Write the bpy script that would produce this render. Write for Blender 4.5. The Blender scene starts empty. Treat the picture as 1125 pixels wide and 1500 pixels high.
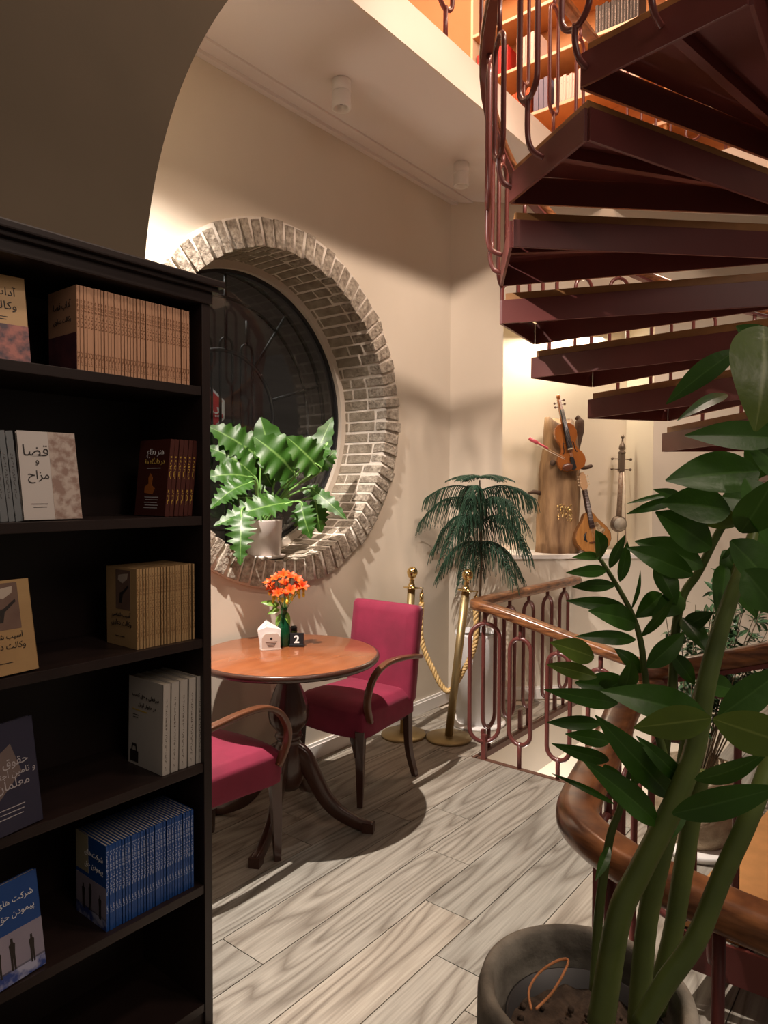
import bpy, bmesh, math, random
from math import sin, cos, pi, radians, sqrt, atan2
from mathutils import Vector, Matrix, noise
random.seed(7)
SC = bpy.context.scene
COL = SC.collection
V = Vector

# ------------------------------------------------------------------ camera
FPX, PITCH, ROLL, YAW, EYE = 1023.2, .03265, .00327, .67328, 1.5
cF = V((cos(YAW)*cos(PITCH), sin(YAW)*cos(PITCH), -sin(PITCH)))
_R = V((sin(YAW), -cos(YAW), 0)); _U = _R.cross(cF)
cR = cos(ROLL)*_R + sin(ROLL)*_U; cU = -sin(ROLL)*_R + cos(ROLL)*_U
cam = bpy.data.cameras.new('camera'); camo = bpy.data.objects.new('camera', cam); COL.objects.link(camo)
camo.matrix_world = Matrix(((cR.x, cU.x, -cF.x, 0), (cR.y, cU.y, -cF.y, 0), (cR.z, cU.z, -cF.z, EYE), (0, 0, 0, 1)))
cam.sensor_fit = 'HORIZONTAL'; cam.sensor_width = 36; cam.lens = 36*FPX/1125; cam.clip_start = .05
SC.camera = camo
def at(x, y, d):            # the place d metres in front of the viewer, in the direction of photo point x, y
    return V((0, 0, EYE)) + (cF + cR*((x-562.5)/FPX) + cU*((750-y)/FPX))*d

# ------------------------------------------------------------------ world, lamps, exposure
SC.view_settings.view_transform = 'Standard'; SC.view_settings.look = 'None'
SC.view_settings.exposure = 0.32; SC.view_settings.gamma = 1
try: SC.view_settings.use_curve_mapping = False
except Exception: pass
SC.cycles.use_denoising = True
SC.cycles.max_bounces = 8
w = bpy.data.worlds.new('world'); SC.world = w; w.use_nodes = True
w.node_tree.nodes['Background'].inputs[0].default_value = (1, .80, .66, 1)
w.node_tree.nodes['Background'].inputs[1].default_value = .085
def spot(name, loc, to, power, ang, blend, col, r=.03):
    l = bpy.data.lights.new(name, 'SPOT'); l.energy = power; l.spot_size = radians(ang); l.spot_blend = blend
    l.color = col; l.shadow_soft_size = r
    o = bpy.data.objects.new(name, l); COL.objects.link(o); o.location = loc
    o.rotation_euler = (V(to)-V(loc)).to_track_quat('-Z', 'Y').to_euler(); return o
def area(name, loc, to, power, sx, sy, col):
    l = bpy.data.lights.new(name, 'AREA'); l.shape = 'RECTANGLE'; l.size = sx; l.size_y = sy; l.energy = power; l.color = col
    o = bpy.data.objects.new(name, l); COL.objects.link(o); o.location = loc
    o.rotation_euler = (V(to)-V(loc)).to_track_quat('-Z', 'Y').to_euler(); return o
def point(name, loc, power, col, r=.1):
    l = bpy.data.lights.new(name, 'POINT'); l.energy = power; l.color = col; l.shadow_soft_size = r
    o = bpy.data.objects.new(name, l); COL.objects.link(o); o.location = loc; return o
WARM = (1, .79, .66); NEUT = (1, .875, .785); ORNG = (1, .62, .42)
spot('downlight_table', (1.43, 2.14, 3.31), (2.35, 1.72, 0), 560, 106, 1., NEUT, .016)
spot('void_spot', (1.35, -.25, 5.35), (3.72, 2.7, 1.75), 420, 32, .6, WARM, .12)
spot('void_spot', (2.15, -.55, 5.45), (4.3, 2.4, 1.9), 190, 32, .6, WARM, .12)
spot('void_floor_spot', (2.6, .3, 5.6), (2.5, 1.3, 0), 120, 26, .8, NEUT, .05)
spot('right_wall_fill', (4.35, .75, 3.4), (4.9, 1.3, 1.0), 60, 90, .8, WARM, .08)  # added fill to lift the right wall and stair risers, no fixture there
spot('bookcase_spot', (.75, -.1, 3.3), (1.0, 1.6, 1.85), 24, 38, 1., WARM, .06)
area('niche_light', (5.0, 2.30, 2.68), (4.95, 2.2, 1.0), 12, .8, .12, (1, .86, .66))
point('upper_room_light', (3.9, 3.1, 6.0), 105, ORNG, .25)
point('upper_room_light', (4.3, 1.0, 5.6), 90, ORNG, .2)
area('balcony_light', (2.6, -.6, 5.6), (2.8, 1.9, 3.6), 60, .8, .4, (1, .76, .60))
point('lower_room_light', (4.1, 1.75, -1.2), 60, NEUT, .08)
spot('near_plant_fill', (1.7, -.5, 3.2), (1.02, .42, 1.0), 42, 44, 1., WARM, .06)  # unseen spot added to brighten the foreground leaves and planter
area('hall_fill', (.4, -1.6, 3.6), (1.6, .6, 1.2), 14, 1.2, 1.2, WARM)  # extra soft fill from the viewer's side, not a real fitting

# ------------------------------------------------------------------ materials
MATS = {}
def mat(name, col, rough=.6, metal=0., col2=None, nscale=8., stretch=(1, 1, 1), bump=0., bscale=40., spec=.5, sheen=0., coat=0., trans=0., emit=None, estr=0., contrast=.5, coords='Object'):
    if name in MATS: return MATS[name]
    m = bpy.data.materials.new(name); m.use_nodes = True; nt = m.node_tree; b = nt.nodes['Principled BSDF']
    b.inputs['Base Color'].default_value = (*col, 1); b.inputs['Roughness'].default_value = rough
    b.inputs['Metallic'].default_value = metal; b.inputs['Specular IOR Level'].default_value = spec
    if sheen: b.inputs['Sheen Weight'].default_value = sheen; b.inputs['Sheen Roughness'].default_value = .4
    if coat: b.inputs['Coat Weight'].default_value = coat; b.inputs['Coat Roughness'].default_value = .12
    if trans: b.inputs['Transmission Weight'].default_value = trans
    if emit: b.inputs['Emission Color'].default_value = (*emit, 1); b.inputs['Emission Strength'].default_value = estr
    tc = nt.nodes.new('ShaderNodeTexCoord'); mp = nt.nodes.new('ShaderNodeMapping'); mp.inputs['Scale'].default_value = stretch
    nt.links.new(tc.outputs[coords], mp.inputs[0])
    if col2:
        n = nt.nodes.new('ShaderNodeTexNoise'); n.inputs['Scale'].default_value = nscale; n.inputs['Detail'].default_value = 6
        nt.links.new(mp.outputs[0], n.inputs['Vector'])
        r = nt.nodes.new('ShaderNodeValToRGB'); r.color_ramp.elements[0].position = .5-contrast/2; r.color_ramp.elements[1].position = .5+contrast/2
        r.color_ramp.elements[0].color = (*col, 1); r.color_ramp.elements[1].color = (*col2, 1)
        nt.links.new(n.outputs[0], r.inputs[0]); nt.links.new(r.outputs[0], b.inputs['Base Color'])
    if bump:
        n2 = nt.nodes.new('ShaderNodeTexNoise'); n2.inputs['Scale'].default_value = bscale; n2.inputs['Detail'].default_value = 5
        nt.links.new(mp.outputs[0], n2.inputs['Vector'])
        bp = nt.nodes.new('ShaderNodeBump'); bp.inputs['Strength'].default_value = bump; bp.inputs['Distance'].default_value = .01
        nt.links.new(n2.outputs[0], bp.inputs['Height']); nt.links.new(bp.outputs[0], b.inputs['Normal'])
    MATS[name] = m; return m
def leafmat(name, col, mid, rough=.35, tl=.15):
    m = mat(name, col, rough, col2=tuple(c*.72 for c in col), nscale=14, bump=.15, bscale=30)
    nt = m.node_tree; b = nt.nodes['Principled BSDF']
    src = b.inputs['Base Color'].links[0].from_socket
    at_ = nt.nodes.new('ShaderNodeAttribute'); at_.attribute_name = 'mid'
    mx = nt.nodes.new('ShaderNodeMix'); mx.data_type = 'RGBA'; nt.links.new(at_.outputs['Fac'], mx.inputs[0])
    nt.links.new(src, mx.inputs[6]); mx.inputs[7].default_value = (*mid, 1); nt.links.new(mx.outputs[2], b.inputs['Base Color'])
    tr = nt.nodes.new('ShaderNodeBsdfTranslucent'); nt.links.new(mx.outputs[2], tr.inputs[0])
    ms = nt.nodes.new('ShaderNodeMixShader'); ms.inputs[0].default_value = tl
    out = nt.nodes['Material Output']; nt.links.new(b.outputs[0], ms.inputs[1]); nt.links.new(tr.outputs[0], ms.inputs[2]); nt.links.new(ms.outputs[0], out.inputs[0])
    return m
PLASTER = mat('plaster', (.66, .585, .47), .85, col2=(.72, .645, .53), nscale=1.6, stretch=(1, 1, .6), bump=.12, bscale=9)
CEILM = mat('ceiling_paint', (.76, .69, .64), .9, bump=.03, bscale=20)
WHITE = mat('white_paint', (.82, .79, .74), .5)
SHADEWALL = mat('shaded_plaster', (.11, .086, .056), .9, col2=(.13, .10, .065), nscale=3)  # arch wall plaster, darkened in colour to hold the shade on it
ESPRESSO = mat('espresso_wood', (.012, .0065, .0055), .45, col2=(.022, .012, .010), nscale=10, stretch=(1, 1, .15))
OXBLOOD = mat('oxblood_paint', (.13, .032, .028), .38, col2=(.16, .04, .034), nscale=5)
OXRAIL = mat('oxblood_rail_paint', (.14, .036, .030), .33, coat=.2)
RAILWOOD = mat('rail_wood', (.095, .032, .012), .32, col2=(.33, .135, .05), nscale=9, stretch=(1.6, 1.6, 9), coat=.4, contrast=.32)
TREADWOOD = mat('tread_wood', (.33, .155, .05), .5, col2=(.44, .20, .065), nscale=9, stretch=(2, 2, 2))
TABLEWOOD = mat('table_wood', (.22, .066, .023), .26, col2=(.30, .098, .034), nscale=5, stretch=(1, 5, 1), coat=.45)
DARKWOOD = mat('dark_chair_wood', (.045, .016, .010), .3, col2=(.07, .027, .016), nscale=9, stretch=(1, 1, .2), coat=.4)
ARMWOOD = mat('arm_wood', (.10, .036, .017), .3, col2=(.15, .058, .026), nscale=9, coat=.4)
BRASS = mat('brass', (.80, .58, .25), .16, 1.)
DULLBRASS = mat('brushed_brass', (.42, .32, .16), .42, .9)
VELVET = mat('magenta_velvet', (.16, .007, .028), .8, col2=(.25, .012, .046), nscale=7, sheen=.12, bump=.15, bscale=14)
BLACK = mat('black_plastic', (.012, .012, .013), .4)
IRON = mat('black_iron', (.012, .010, .010), .5)
def floor_material():
    m = bpy.data.materials.new('grey_oak_planks'); m.use_nodes = True; nt = m.node_tree; b = nt.nodes['Principled BSDF']
    N = nt.nodes.new; L = nt.links.new
    tc = N('ShaderNodeTexCoord'); at_ = N('ShaderNodeAttribute'); at_.attribute_name = 'rnd'
    ml = N('ShaderNodeMath'); ml.operation = 'MULTIPLY'; ml.inputs[1].default_value = 37.; L(at_.outputs['Fac'], ml.inputs[0])
    cb = N('ShaderNodeCombineXYZ'); L(ml.outputs[0], cb.inputs[0]); L(ml.outputs[0], cb.inputs[2])
    ad = N('ShaderNodeVectorMath'); ad.operation = 'ADD'; L(tc.outputs['Object'], ad.inputs[0]); L(cb.outputs[0], ad.inputs[1])
    mp = N('ShaderNodeMapping'); mp.inputs['Scale'].default_value = (.75, 6.5, 1); L(ad.outputs[0], mp.inputs[0])
    n1 = N('ShaderNodeTexNoise'); n1.inputs['Scale'].default_value = 1.; n1.inputs['Detail'].default_value = 1.; L(mp.outputs[0], n1.inputs['Vector'])
    rg = N('ShaderNodeMath'); rg.operation = 'MULTIPLY'; rg.inputs[1].default_value = 70.; L(n1.outputs[0], rg.inputs[0])
    sn = N('ShaderNodeMath'); sn.operation = 'SINE'; L(rg.outputs[0], sn.inputs[0])
    r1 = N('ShaderNodeMapRange'); r1.inputs['From Min'].default_value = -1.; r1.inputs['From Max'].default_value = 1.; L(sn.outputs[0], r1.inputs['Value'])
    pw = N('ShaderNodeMath'); pw.operation = 'POWER'; pw.inputs[1].default_value = .4; L(r1.outputs[0], pw.inputs[0])
    mp2 = N('ShaderNodeMapping'); mp2.inputs['Scale'].default_value = (5, 120, 1); L(ad.outputs[0], mp2.inputs[0])
    n2 = N('ShaderNodeTexNoise'); n2.inputs['Scale'].default_value = 1.; n2.inputs['Detail'].default_value = 4.; L(mp2.outputs[0], n2.inputs['Vector'])
    mx = N('ShaderNodeMix'); mx.data_type = 'RGBA'; L(pw.outputs[0], mx.inputs[0])
    mx.inputs[6].default_value = (.22, .19, .155, 1); mx.inputs[7].default_value = (.43, .395, .34, 1)
    mx2 = N('ShaderNodeMix'); mx2.data_type = 'RGBA'; mx2.blend_type = 'MULTIPLY'; mx2.inputs[0].default_value = .55; L(mx.outputs[2], mx2.inputs[6])
    cr = N('ShaderNodeValToRGB'); cr.color_ramp.elements[0].position = .3; cr.color_ramp.elements[0].color = (.45, .44, .42, 1); cr.color_ramp.elements[1].position = .65; L(n2.outputs[0], cr.inputs[0]); L(cr.outputs[0], mx2.inputs[7])
    tint = N('ShaderNodeValToRGB'); e = tint.color_ramp.elements; e[0].color = (.76, .79, .79, 1); e[1].color = (1.04, .985, .915, 1); tint.color_ramp.interpolation = 'LINEAR'
    L(at_.outputs['Fac'], tint.inputs[0])
    mx3 = N('ShaderNodeMix'); mx3.data_type = 'RGBA'; mx3.blend_type = 'MULTIPLY'; mx3.inputs[0].default_value = 1.; L(mx2.outputs[2], mx3.inputs[6]); L(tint.outputs[0], mx3.inputs[7])
    L(mx3.outputs[2], b.inputs['Base Color']); b.inputs['Roughness'].default_value = .48
    bp = N('ShaderNodeBump'); bp.inputs['Strength'].default_value = .12; bp.inputs['Distance'].default_value = .002; L(n2.outputs[0], bp.inputs['Height']); L(bp.outputs[0], b.inputs['Normal'])
    return m
FLOORM = floor_material()

# ------------------------------------------------------------------ mesh helpers
class MB:
    def __init__(s): s.v = []; s.f = []; s.m = []; s.sm = []; s.att = {}
    def add(s, vs, fs, mi=0, smooth=False, M=None):
        o = len(s.v)
        for p in vs:
            p = V(p); s.v.append(M @ p if M is not None else p)
        for f in fs: s.f.append([i+o for i in f]); s.m.append(mi); s.sm.append(smooth)
        return o
    def box(s, a, b, mi=0, M=None):
        x0, y0, z0 = a; x1, y1, z1 = b
        s.add([(x0, y0, z0), (x1, y0, z0), (x1, y1, z0), (x0, y1, z0), (x0, y0, z1), (x1, y0, z1), (x1, y1, z1), (x0, y1, z1)],
              [(0, 3, 2, 1), (4, 5, 6, 7), (0, 1, 5, 4), (1, 2, 6, 5), (2, 3, 7, 6), (3, 0, 4, 7)], mi, False, M); return s
    def lathe(s, prof, c=(0, 0, 0), n=28, mi=0, M=None, flute=None):
        vs = []; fs = []; k = len(prof)
        for j in range(n):
            a = 2*pi*j/n
            for (r, z) in prof:
                rr = r*(1 + (flute(a, z) if flute else 0)); vs.append((c[0]+rr*cos(a), c[1]+rr*sin(a), c[2]+z))
        for j in range(n):
            for i in range(k-1):
                a0 = j*k+i; b0 = ((j+1) % n)*k+i; fs.append((a0, b0, b0+1, a0+1))
        if prof[0][0] > 1e-5: fs.append([j*k for j in range(n)][::-1])
        if prof[-1][0] > 1e-5: fs.append([j*k+k-1 for j in range(n)])
        s.add(vs, fs, mi, True, M); return s
    def sweep(s, path, prof, closed=False, up=V((0, 0, 1)), scale=None, mi=0, M=None, smooth=True, cap=True):
        P = [V(p) for p in path]; n = len(P); k = len(prof); vs = []; fs = []
        T = []
        for i in range(n):
            if closed: t = P[(i+1) % n]-P[i-1]
            else: t = P[min(i+1, n-1)]-P[max(i-1, 0)]
            T.append(t.normalized() if t.length > 1e-9 else V((0, 0, 1)))
        if up is None:
            a = V((0, 0, 1)) if abs(T[0].z) < .9 else V((1, 0, 0)); nrm = T[0].cross(a).normalized(); N_ = [nrm]
            for i in range(1, n):
                q = T[i-1].rotation_difference(T[i]); nrm = (q @ nrm); nrm = (nrm - T[i]*nrm.dot(T[i])).normalized(); N_.append(nrm)
        else:
            N_ = []
            for i in range(n):
                r = T[i].cross(up)
                if r.length < 1e-4: r = N_[-1] if N_ else V((1, 0, 0))
                N_.append(r.normalized())
        for i in range(n):
            B = N_[i].cross(T[i]); sc = scale[i] if scale else 1
            for (a, b) in prof: vs.append(P[i]+N_[i]*a*sc+B*b*sc)
        for i in range(n if closed else n-1):
            for j in range(k):
                fs.append((i*k+j, i*k+(j+1) % k, ((i+1) % n)*k+(j+1) % k, ((i+1) % n)*k+j))
        if not closed and cap: fs.append(list(range(k))[::-1]); fs.append([(n-1)*k+j for j in range(k)])
        s.add(vs, fs, mi, smooth, M); return s
    def tube(s, path, r, n=8, closed=False, mi=0, M=None):
        sc = r if isinstance(r, (list, tuple)) else [r]*len(path)
        return s.sweep(path, [(cos(2*pi*j/n), sin(2*pi*j/n)) for j in range(n)], closed, None, sc, mi, M)
    def prism(s, poly, t0, t1, plane='xz', mi=0, M=None, smooth=False):
        n = len(poly); ar = sum(poly[i][0]*poly[(i+1) % n][1]-poly[(i+1) % n][0]*poly[i][1] for i in range(n))
        if ar < 0: poly = poly[::-1]
        f3 = {'xz': lambda a, b, t: (a, t, b), 'xy': lambda a, b, t: (a, b, t), 'yz': lambda a, b, t: (t, a, b)}[plane]
        vs = [f3(a, b, t0) for a, b in poly]+[f3(a, b, t1) for a, b in poly]
        fs = [list(range(n))[::-1], list(range(n, 2*n))]+[(i, (i+1) % n, n+(i+1) % n, n+i) for i in range(n)]
        s.add(vs, fs, mi, smooth, M); return s
    def sphere(s, c, r, n=12, mi=0, sx=1, sy=1, sz=1, M=None):
        k = n//2; prof = [(max(1e-6, r*sin(pi*i/k)), -r*cos(pi*i/k)) for i in range(k+1)]
        o = len(s.v); s.lathe(prof, (0, 0, 0), n, mi)
        for i in range(o, len(s.v)):
            p = s.v[i]; p = V((p.x*sx+c[0], p.y*sy+c[1], p.z*sz+c[2])); s.v[i] = M @ p if M is not None else p
        return s
    def build(s, name, mats, parent=None, world=False, bevel=0., label=None, smooth=None, autosm=False):
        me = bpy.data.meshes.new(name); off = parent.location if (parent is not None and world) else V((0, 0, 0))
        me.from_pydata([p-off for p in s.v], [], s.f)
        mats = mats if isinstance(mats, (list, tuple)) else [mats]
        for m in mats: me.materials.append(m)
        me.polygons.foreach_set('material_index', s.m)
        me.polygons.foreach_set('use_smooth', [(x if smooth is None else smooth) for x in s.sm])
        for k, vals in s.att.items():
            a = me.attributes.new(k, 'FLOAT', 'POINT'); a.data.foreach_set('value', vals)
        bm = bmesh.new(); bm.from_mesh(me)
        bmesh.ops.recalc_face_normals(bm, faces=bm.faces)
        if bevel:
            bm.edges.ensure_lookup_table()
            es = [e for e in bm.edges if len(e.link_faces) == 2 and e.calc_face_angle(0) > .6]
            bmesh.ops.bevel(bm, geom=es, offset=bevel, segments=2, profile=.7, affect='EDGES', clamp_overlap=True)
        bm.to_mesh(me); bm.free()
        o = bpy.data.objects.new(name, me); COL.objects.link(o)
        if parent is not None: o.parent = parent
        if label: o['label'] = label
        return o
def tag(o, label=None, cat=None, group=None, kind=None):
    if label: o['label'] = label
    if cat: o['category'] = cat
    if group: o['group'] = group
    if kind: o['kind'] = kind
    return o
def thing(name, loc, label=None, cat=None, rz=0., group=None, kind=None):
    o = bpy.data.objects.new(name, None); COL.objects.link(o); o.location = loc; o.rotation_euler = (0, 0, rz); o.empty_display_size = .1
    return tag(o, label, cat, group, kind)
def copy_tree(o, parent=None):
    c = o.copy(); COL.objects.link(c)
    if parent is not None: c.parent = parent
    for ch in [x for x in SC.objects if x.parent == o and x is not c]: copy_tree(ch, c)
    return c
def smoothpath(pts, n=8, closed=False):
    P = [V(p) for p in pts]; out = []; N = len(P)
    rng_ = range(N if closed else N-1)
    for i in rng_:
        p0 = P[(i-1) % N] if (closed or i > 0) else P[0]; p1 = P[i]; p2 = P[(i+1) % N]; p3 = P[(i+2) % N] if (closed or i < N-2) else P[-1]
        for k in range(n):
            t = k/n; out.append(.5*((2*p1)+(-p0+p2)*t+(2*p0-5*p1+4*p2-p3)*t*t+(-p0+3*p1-3*p2+p3)*t**3))
    if not closed: out.append(P[-1])
    return out
def rect(w, h): return [(-w/2, -h/2), (w/2, -h/2), (w/2, h/2), (-w/2, h/2)]
def rrect(w, h, r, n=4):
    o = []
    for cx, cy, a0 in ((w/2-r, h/2-r, 0), (-w/2+r, h/2-r, 90), (-w/2+r, -h/2+r, 180), (w/2-r, -h/2+r, 270)):
        for i in range(n+1):
            a = radians(a0+90*i/n); o.append((cx+r*cos(a), cy+r*sin(a)))
    return o
# ---- letters
LET = dict(zip('آاأبتثجحخدذرزسشصضطظعغفقلمنهوي', [0xFE81, 0xFE8D, 0xFE83, 0xFE8F, 0xFE95, 0xFE99, 0xFE9D, 0xFEA1, 0xFEA5, 0xFEA9, 0xFEAB, 0xFEAD, 0xFEAF, 0xFEB1, 0xFEB5, 0xFEB9, 0xFEBD, 0xFEC1, 0xFEC5, 0xFEC9, 0xFECD, 0xFED1, 0xFED5, 0xFEDD, 0xFEE1, 0xFEE5, 0xFEE9, 0xFEED, 0xFEF1]))
LET.update({'ک': 0xFB8E, 'گ': 0xFB92, 'پ': 0xFB56, 'چ': 0xFB7A, 'ی': 0xFBFC})
def shape(t):
    out = []
    for wd in t.split(' '):
        o = ''
        for i, c in enumerate(wd):
            if c not in LET: o += c; continue
            pj = i > 0 and wd[i-1] in LET and wd[i-1] not in 'آاأدذرزو'
            nj = i < len(wd)-1 and c not in 'آاأدذرزو' and wd[i+1] in LET
            o += chr(LET[c]+(3 if pj and nj else 2 if nj else 1 if pj else 0))
        out.append(o[::-1])
    return ' '.join(out[::-1])
def text_into(mb, s, h, M, mi=0, thick=.0006, width=None, persian=True, bold=0.):
    c = bpy.data.curves.new('lettering', 'FONT'); c.body = shape(s) if persian else s; c.size = 1; c.align_x = 'CENTER'; c.align_y = 'CENTER'; c.extrude = .3; c.offset = bold
    o = bpy.data.objects.new('lettering', c); COL.objects.link(o); dg = bpy.context.evaluated_depsgraph_get(); dg.update()
    me = o.evaluated_get(dg).to_mesh(); vs = [v.co.copy() for v in me.vertices]; fs = [list(p.vertices) for p in me.polygons]
    o.evaluated_get(dg).to_mesh_clear(); bpy.data.objects.remove(o); bpy.data.curves.remove(c)
    if not vs: return
    x0 = min(v.x for v in vs); x1 = max(v.x for v in vs); y0 = min(v.y for v in vs); y1 = max(v.y for v in vs)
    sc = h/(y1-y0) if width is None else width/(x1-x0)
    vs = [V(((v.x-(x0+x1)/2)*sc, (v.y-(y0+y1)/2)*sc, (thick if v.z > 0 else -thick))) for v in vs]
    mb.add(vs, fs, mi, False, M)

# ================================================================== THE SETTING
CEIL = 3.50
def struct(name, mb, m, bevel=0., label=None):
    o = mb.build(name, m, bevel=bevel); o['kind'] = 'structure'
    if label: o['label'] = label
    return o
NO = V((4.388, 2.432, 0)); MN = Matrix.Translation(NO) @ Matrix.Rotation(-pi/4, 4, 'Z')   # along the slanted wall / into the wall / up
# floor planks, laid along the window wall, with the stair opening left out
VX0, VX1, VY0, VY1 = 3.36, 5.6, .95, 2.0
fl = MB(); rn = []
def plank(x0, x1, y0, y1, r):
    g = .0016; fl.box((x0+g, y0+g, -.012), (x1-g, y1-g, 0)); rn.extend([r]*8)
starts = {8: 1.45, 7: 1.12, 6: .815, 5: .59}
for j in range(-8, 16):
    y0 = .241+.1998*(j-1); y1 = y0+.1998
    if y1 > 2.72: y1 = 2.70
    if y0 > 2.68: continue
    x = starts.get(j, random.uniform(0, 1.2))-1.24*3
    while x < 6.2:
        r = random.random(); xa, xb = max(x, -1.5), min(x+1.24, 6.6-max(0, y0))
        if j == 6 and abs(x-.815) < .01: r = .75
        if xb-xa > .03:
            if y1 <= VY0 or y0 >= VY1 or xb <= VX0: plank(xa, xb, y0, y1, r)
            elif xa < VX0: plank(xa, VX0-.02, y0, y1, r)
            if y0 < VY0 < y1 and xb > VX0: plank(max(xa, VX0), xb, y0, VY0, r)
            if y0 < VY1 < y1 and xb > VX0: plank(max(xa, VX0), xb, VY1, y1, r)
        x += 1.24
fl.att['rnd'] = rn
struct('floor', fl, FLOORM)
sb = MB()
sb.box((-1.5, -1.6, -.32), (VX0, 2.75, -.013)); sb.box((VX0, VY1, -.32), (5.2, 2.75, -.013)); sb.box((VX0, -1.6, -.32), (6.6, VY0, -.013))
struct('trim_1', sb, PLASTER, label='concrete slab edge around the stair opening')
eb = MB(); eb.box((VX0-.025, VY0, -.03), (VX0+.004, VY1+.004, .004)); eb.box((VX0-.025, VY1-.004, -.03), (4.8, VY1+.022, .004))
struct('trim_2', eb, mat('edge_strip', (.12, .055, .035), .5), label='dark strip edging the floor around the stair opening')

# window wall with a round hole
WC = V((2.56, 1.925)); WR = .85; WV = 2.70
def hole_wall(mb, x0, x1, z0, z1, y, cx, cz, r, thick=.4):
    angs = sorted([2*pi*i/96 for i in range(96)]+[atan2(zz-cz, xx-cx) % (2*pi) for xx in (x0, x1) for zz in (z0, z1)])
    vs = []; fs = []
    for a in angs:
        dx, dz = cos(a), sin(a); ts = []
        if dx > 1e-9: ts.append((x1-cx)/dx)
        if dx < -1e-9: ts.append((x0-cx)/dx)
        if dz > 1e-9: ts.append((z1-cz)/dz)
        if dz < -1e-9: ts.append((z0-cz)/dz)
        t = min(ts)
        for yy in (y, y+thick): vs += [(cx+r*dx, yy, cz+r*dz), (cx+t*dx, yy, cz+t*dz)]
    n = len(angs)
    for i in range(n):
        a = i*4; b = ((i+1) % n)*4
        fs += [(a, b, b+1, a+1), (a+2, a+3, b+3, b+2), (a, a+2, b+2, b)]
    mb.add(vs, fs)
wl = MB(); hole_wall(wl, -1.5, 4.125, 0, CEIL+.02, WV, WC.x, WC.y, WR); wl.box((-1.5, WV, -3.2), (5, WV+.3, 0))
struct('wall_window', wl, PLASTER)
# slanted wall with a lit niche
NS0, NS1, NZ0, NZ1, ND = 0., 1.12, 1.035, 2.75, .43
sw = MB()
sw.box((-.385, 0, -3.2), (NS0, .6, 3.68), M=MN); sw.box((NS1, 0, -3.2), (3.4, .6, 3.68), M=MN)
sw.box((NS0, 0, -3.2), (NS1, .6, NZ0-.03), M=MN); sw.box((NS0, 0, NZ1), (NS1, .6, 3.68), M=MN); sw.box((NS0, ND, NZ0-.03), (NS1, .6, NZ1), M=MN)
struct('wall_niche', sw, PLASTER)
ns = MB(); ns.box((NS0-.0, -.012, NZ0-.03), (NS1, ND, NZ0), M=MN); struct('trim_3', ns, WHITE, .003, label='white ledge at the foot of the lit niche')
bb = MB(); bb.box((-1.5, WV-.018, 0), (4.13, WV, .075)); bb.box((-1.5, WV-.011, .075), (4.125, WV, .09)); struct('baseboard_window', bb, WHITE, .002)
bb = MB(); bb.box((-.40, -.018, 0), (.60, 0, .075), M=MN); bb.box((-.395, -.011, .075), (.6, 0, .09), M=MN); struct('baseboard_niche', bb, WHITE, .002)
# ceiling under the upper floor, its crown strip and its pale edge beam
BV = 1.94
ce = MB(); ce.box((-1.5, BV, CEIL), (7.2, WV+.05, CEIL+.02)); struct('ceiling', ce, CEILM)
cr = MB(); cr.box((-1.5, 2.59, CEIL-.012), (4.30, WV, CEIL)); cr.box((-1.5, 2.665, CEIL-.03), (4.17, WV, CEIL-.012))
struct('trim_4', cr, CEILM, .003, label='plaster crown strip along the window wall')
fa = MB(); fa.box((-1.5, BV-.012, CEIL-.003), (7.2, BV, 3.70)); fa.box((-1.5, BV, CEIL+.02), (7.2, 4.4, 3.70)); fa.box((4.95, -2, CEIL-.003), (7.2, BV-.012, 3.70))
struct('trim_5', fa, mat('pale_stone', (.76, .66, .55), .55, col2=(.80, .71, .60), nscale=2.5), label='pale edge beam of the upper floor')
# partition with the big round arch, behind the bookcase, its shade painted in
aw = MB(); ACX, ACZ, AR = 3.28, 2.0, 2.08
poly = [(-1.5, 0)]+[(ACX-AR, 0)]
zz = 0
for i in range(0, 40):
    z = ACZ+i*.05
    if z > CEIL: break
    if i == 0: poly.append((ACX-AR, ACZ-.001))
    poly.append((ACX-sqrt(AR*AR-(z-ACZ)**2), z))
poly += [(ACX-sqrt(AR*AR-(CEIL-ACZ)**2), CEIL), (-1.5, CEIL)]
aw.prism(poly, 1.885, BV+.06, 'xz'); aw.box((-1.5, BV-.03, CEIL), (1.9, BV-.012, 3.72)); aw.box((-1.5, 1.885, 3.72), (1.4, BV+.06, 6.6))
struct('wall_arch', aw, SHADEWALL)
# upper room
uw = MB(); uw.box((-1.5, 4.4, 3.7), (7.2, 4.5, 6.6)); uw.box((5.62, -2, 3.7), (5.72, 4.4, 6.6)); struct('wall_upper', uw, mat('orange_wall', (.74, .36, .19), .8))
uc = MB(); uc.box((-1.5, 1.9, 6.6), (7.2, 4.5, 6.7)); uc.box((4.5, -2, 6.6), (7.2, 1.9, 6.7)); struct('ceiling_upper', uc, CEILM)
# lower floor seen through the stair opening
lf = MB(); lf.box((1.5, -1.5, -3.2), (7, 3.0, -3.1)); struct('floor_lower', lf, mat('lower_tiles', (.75, .72, .68), .35))

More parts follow.
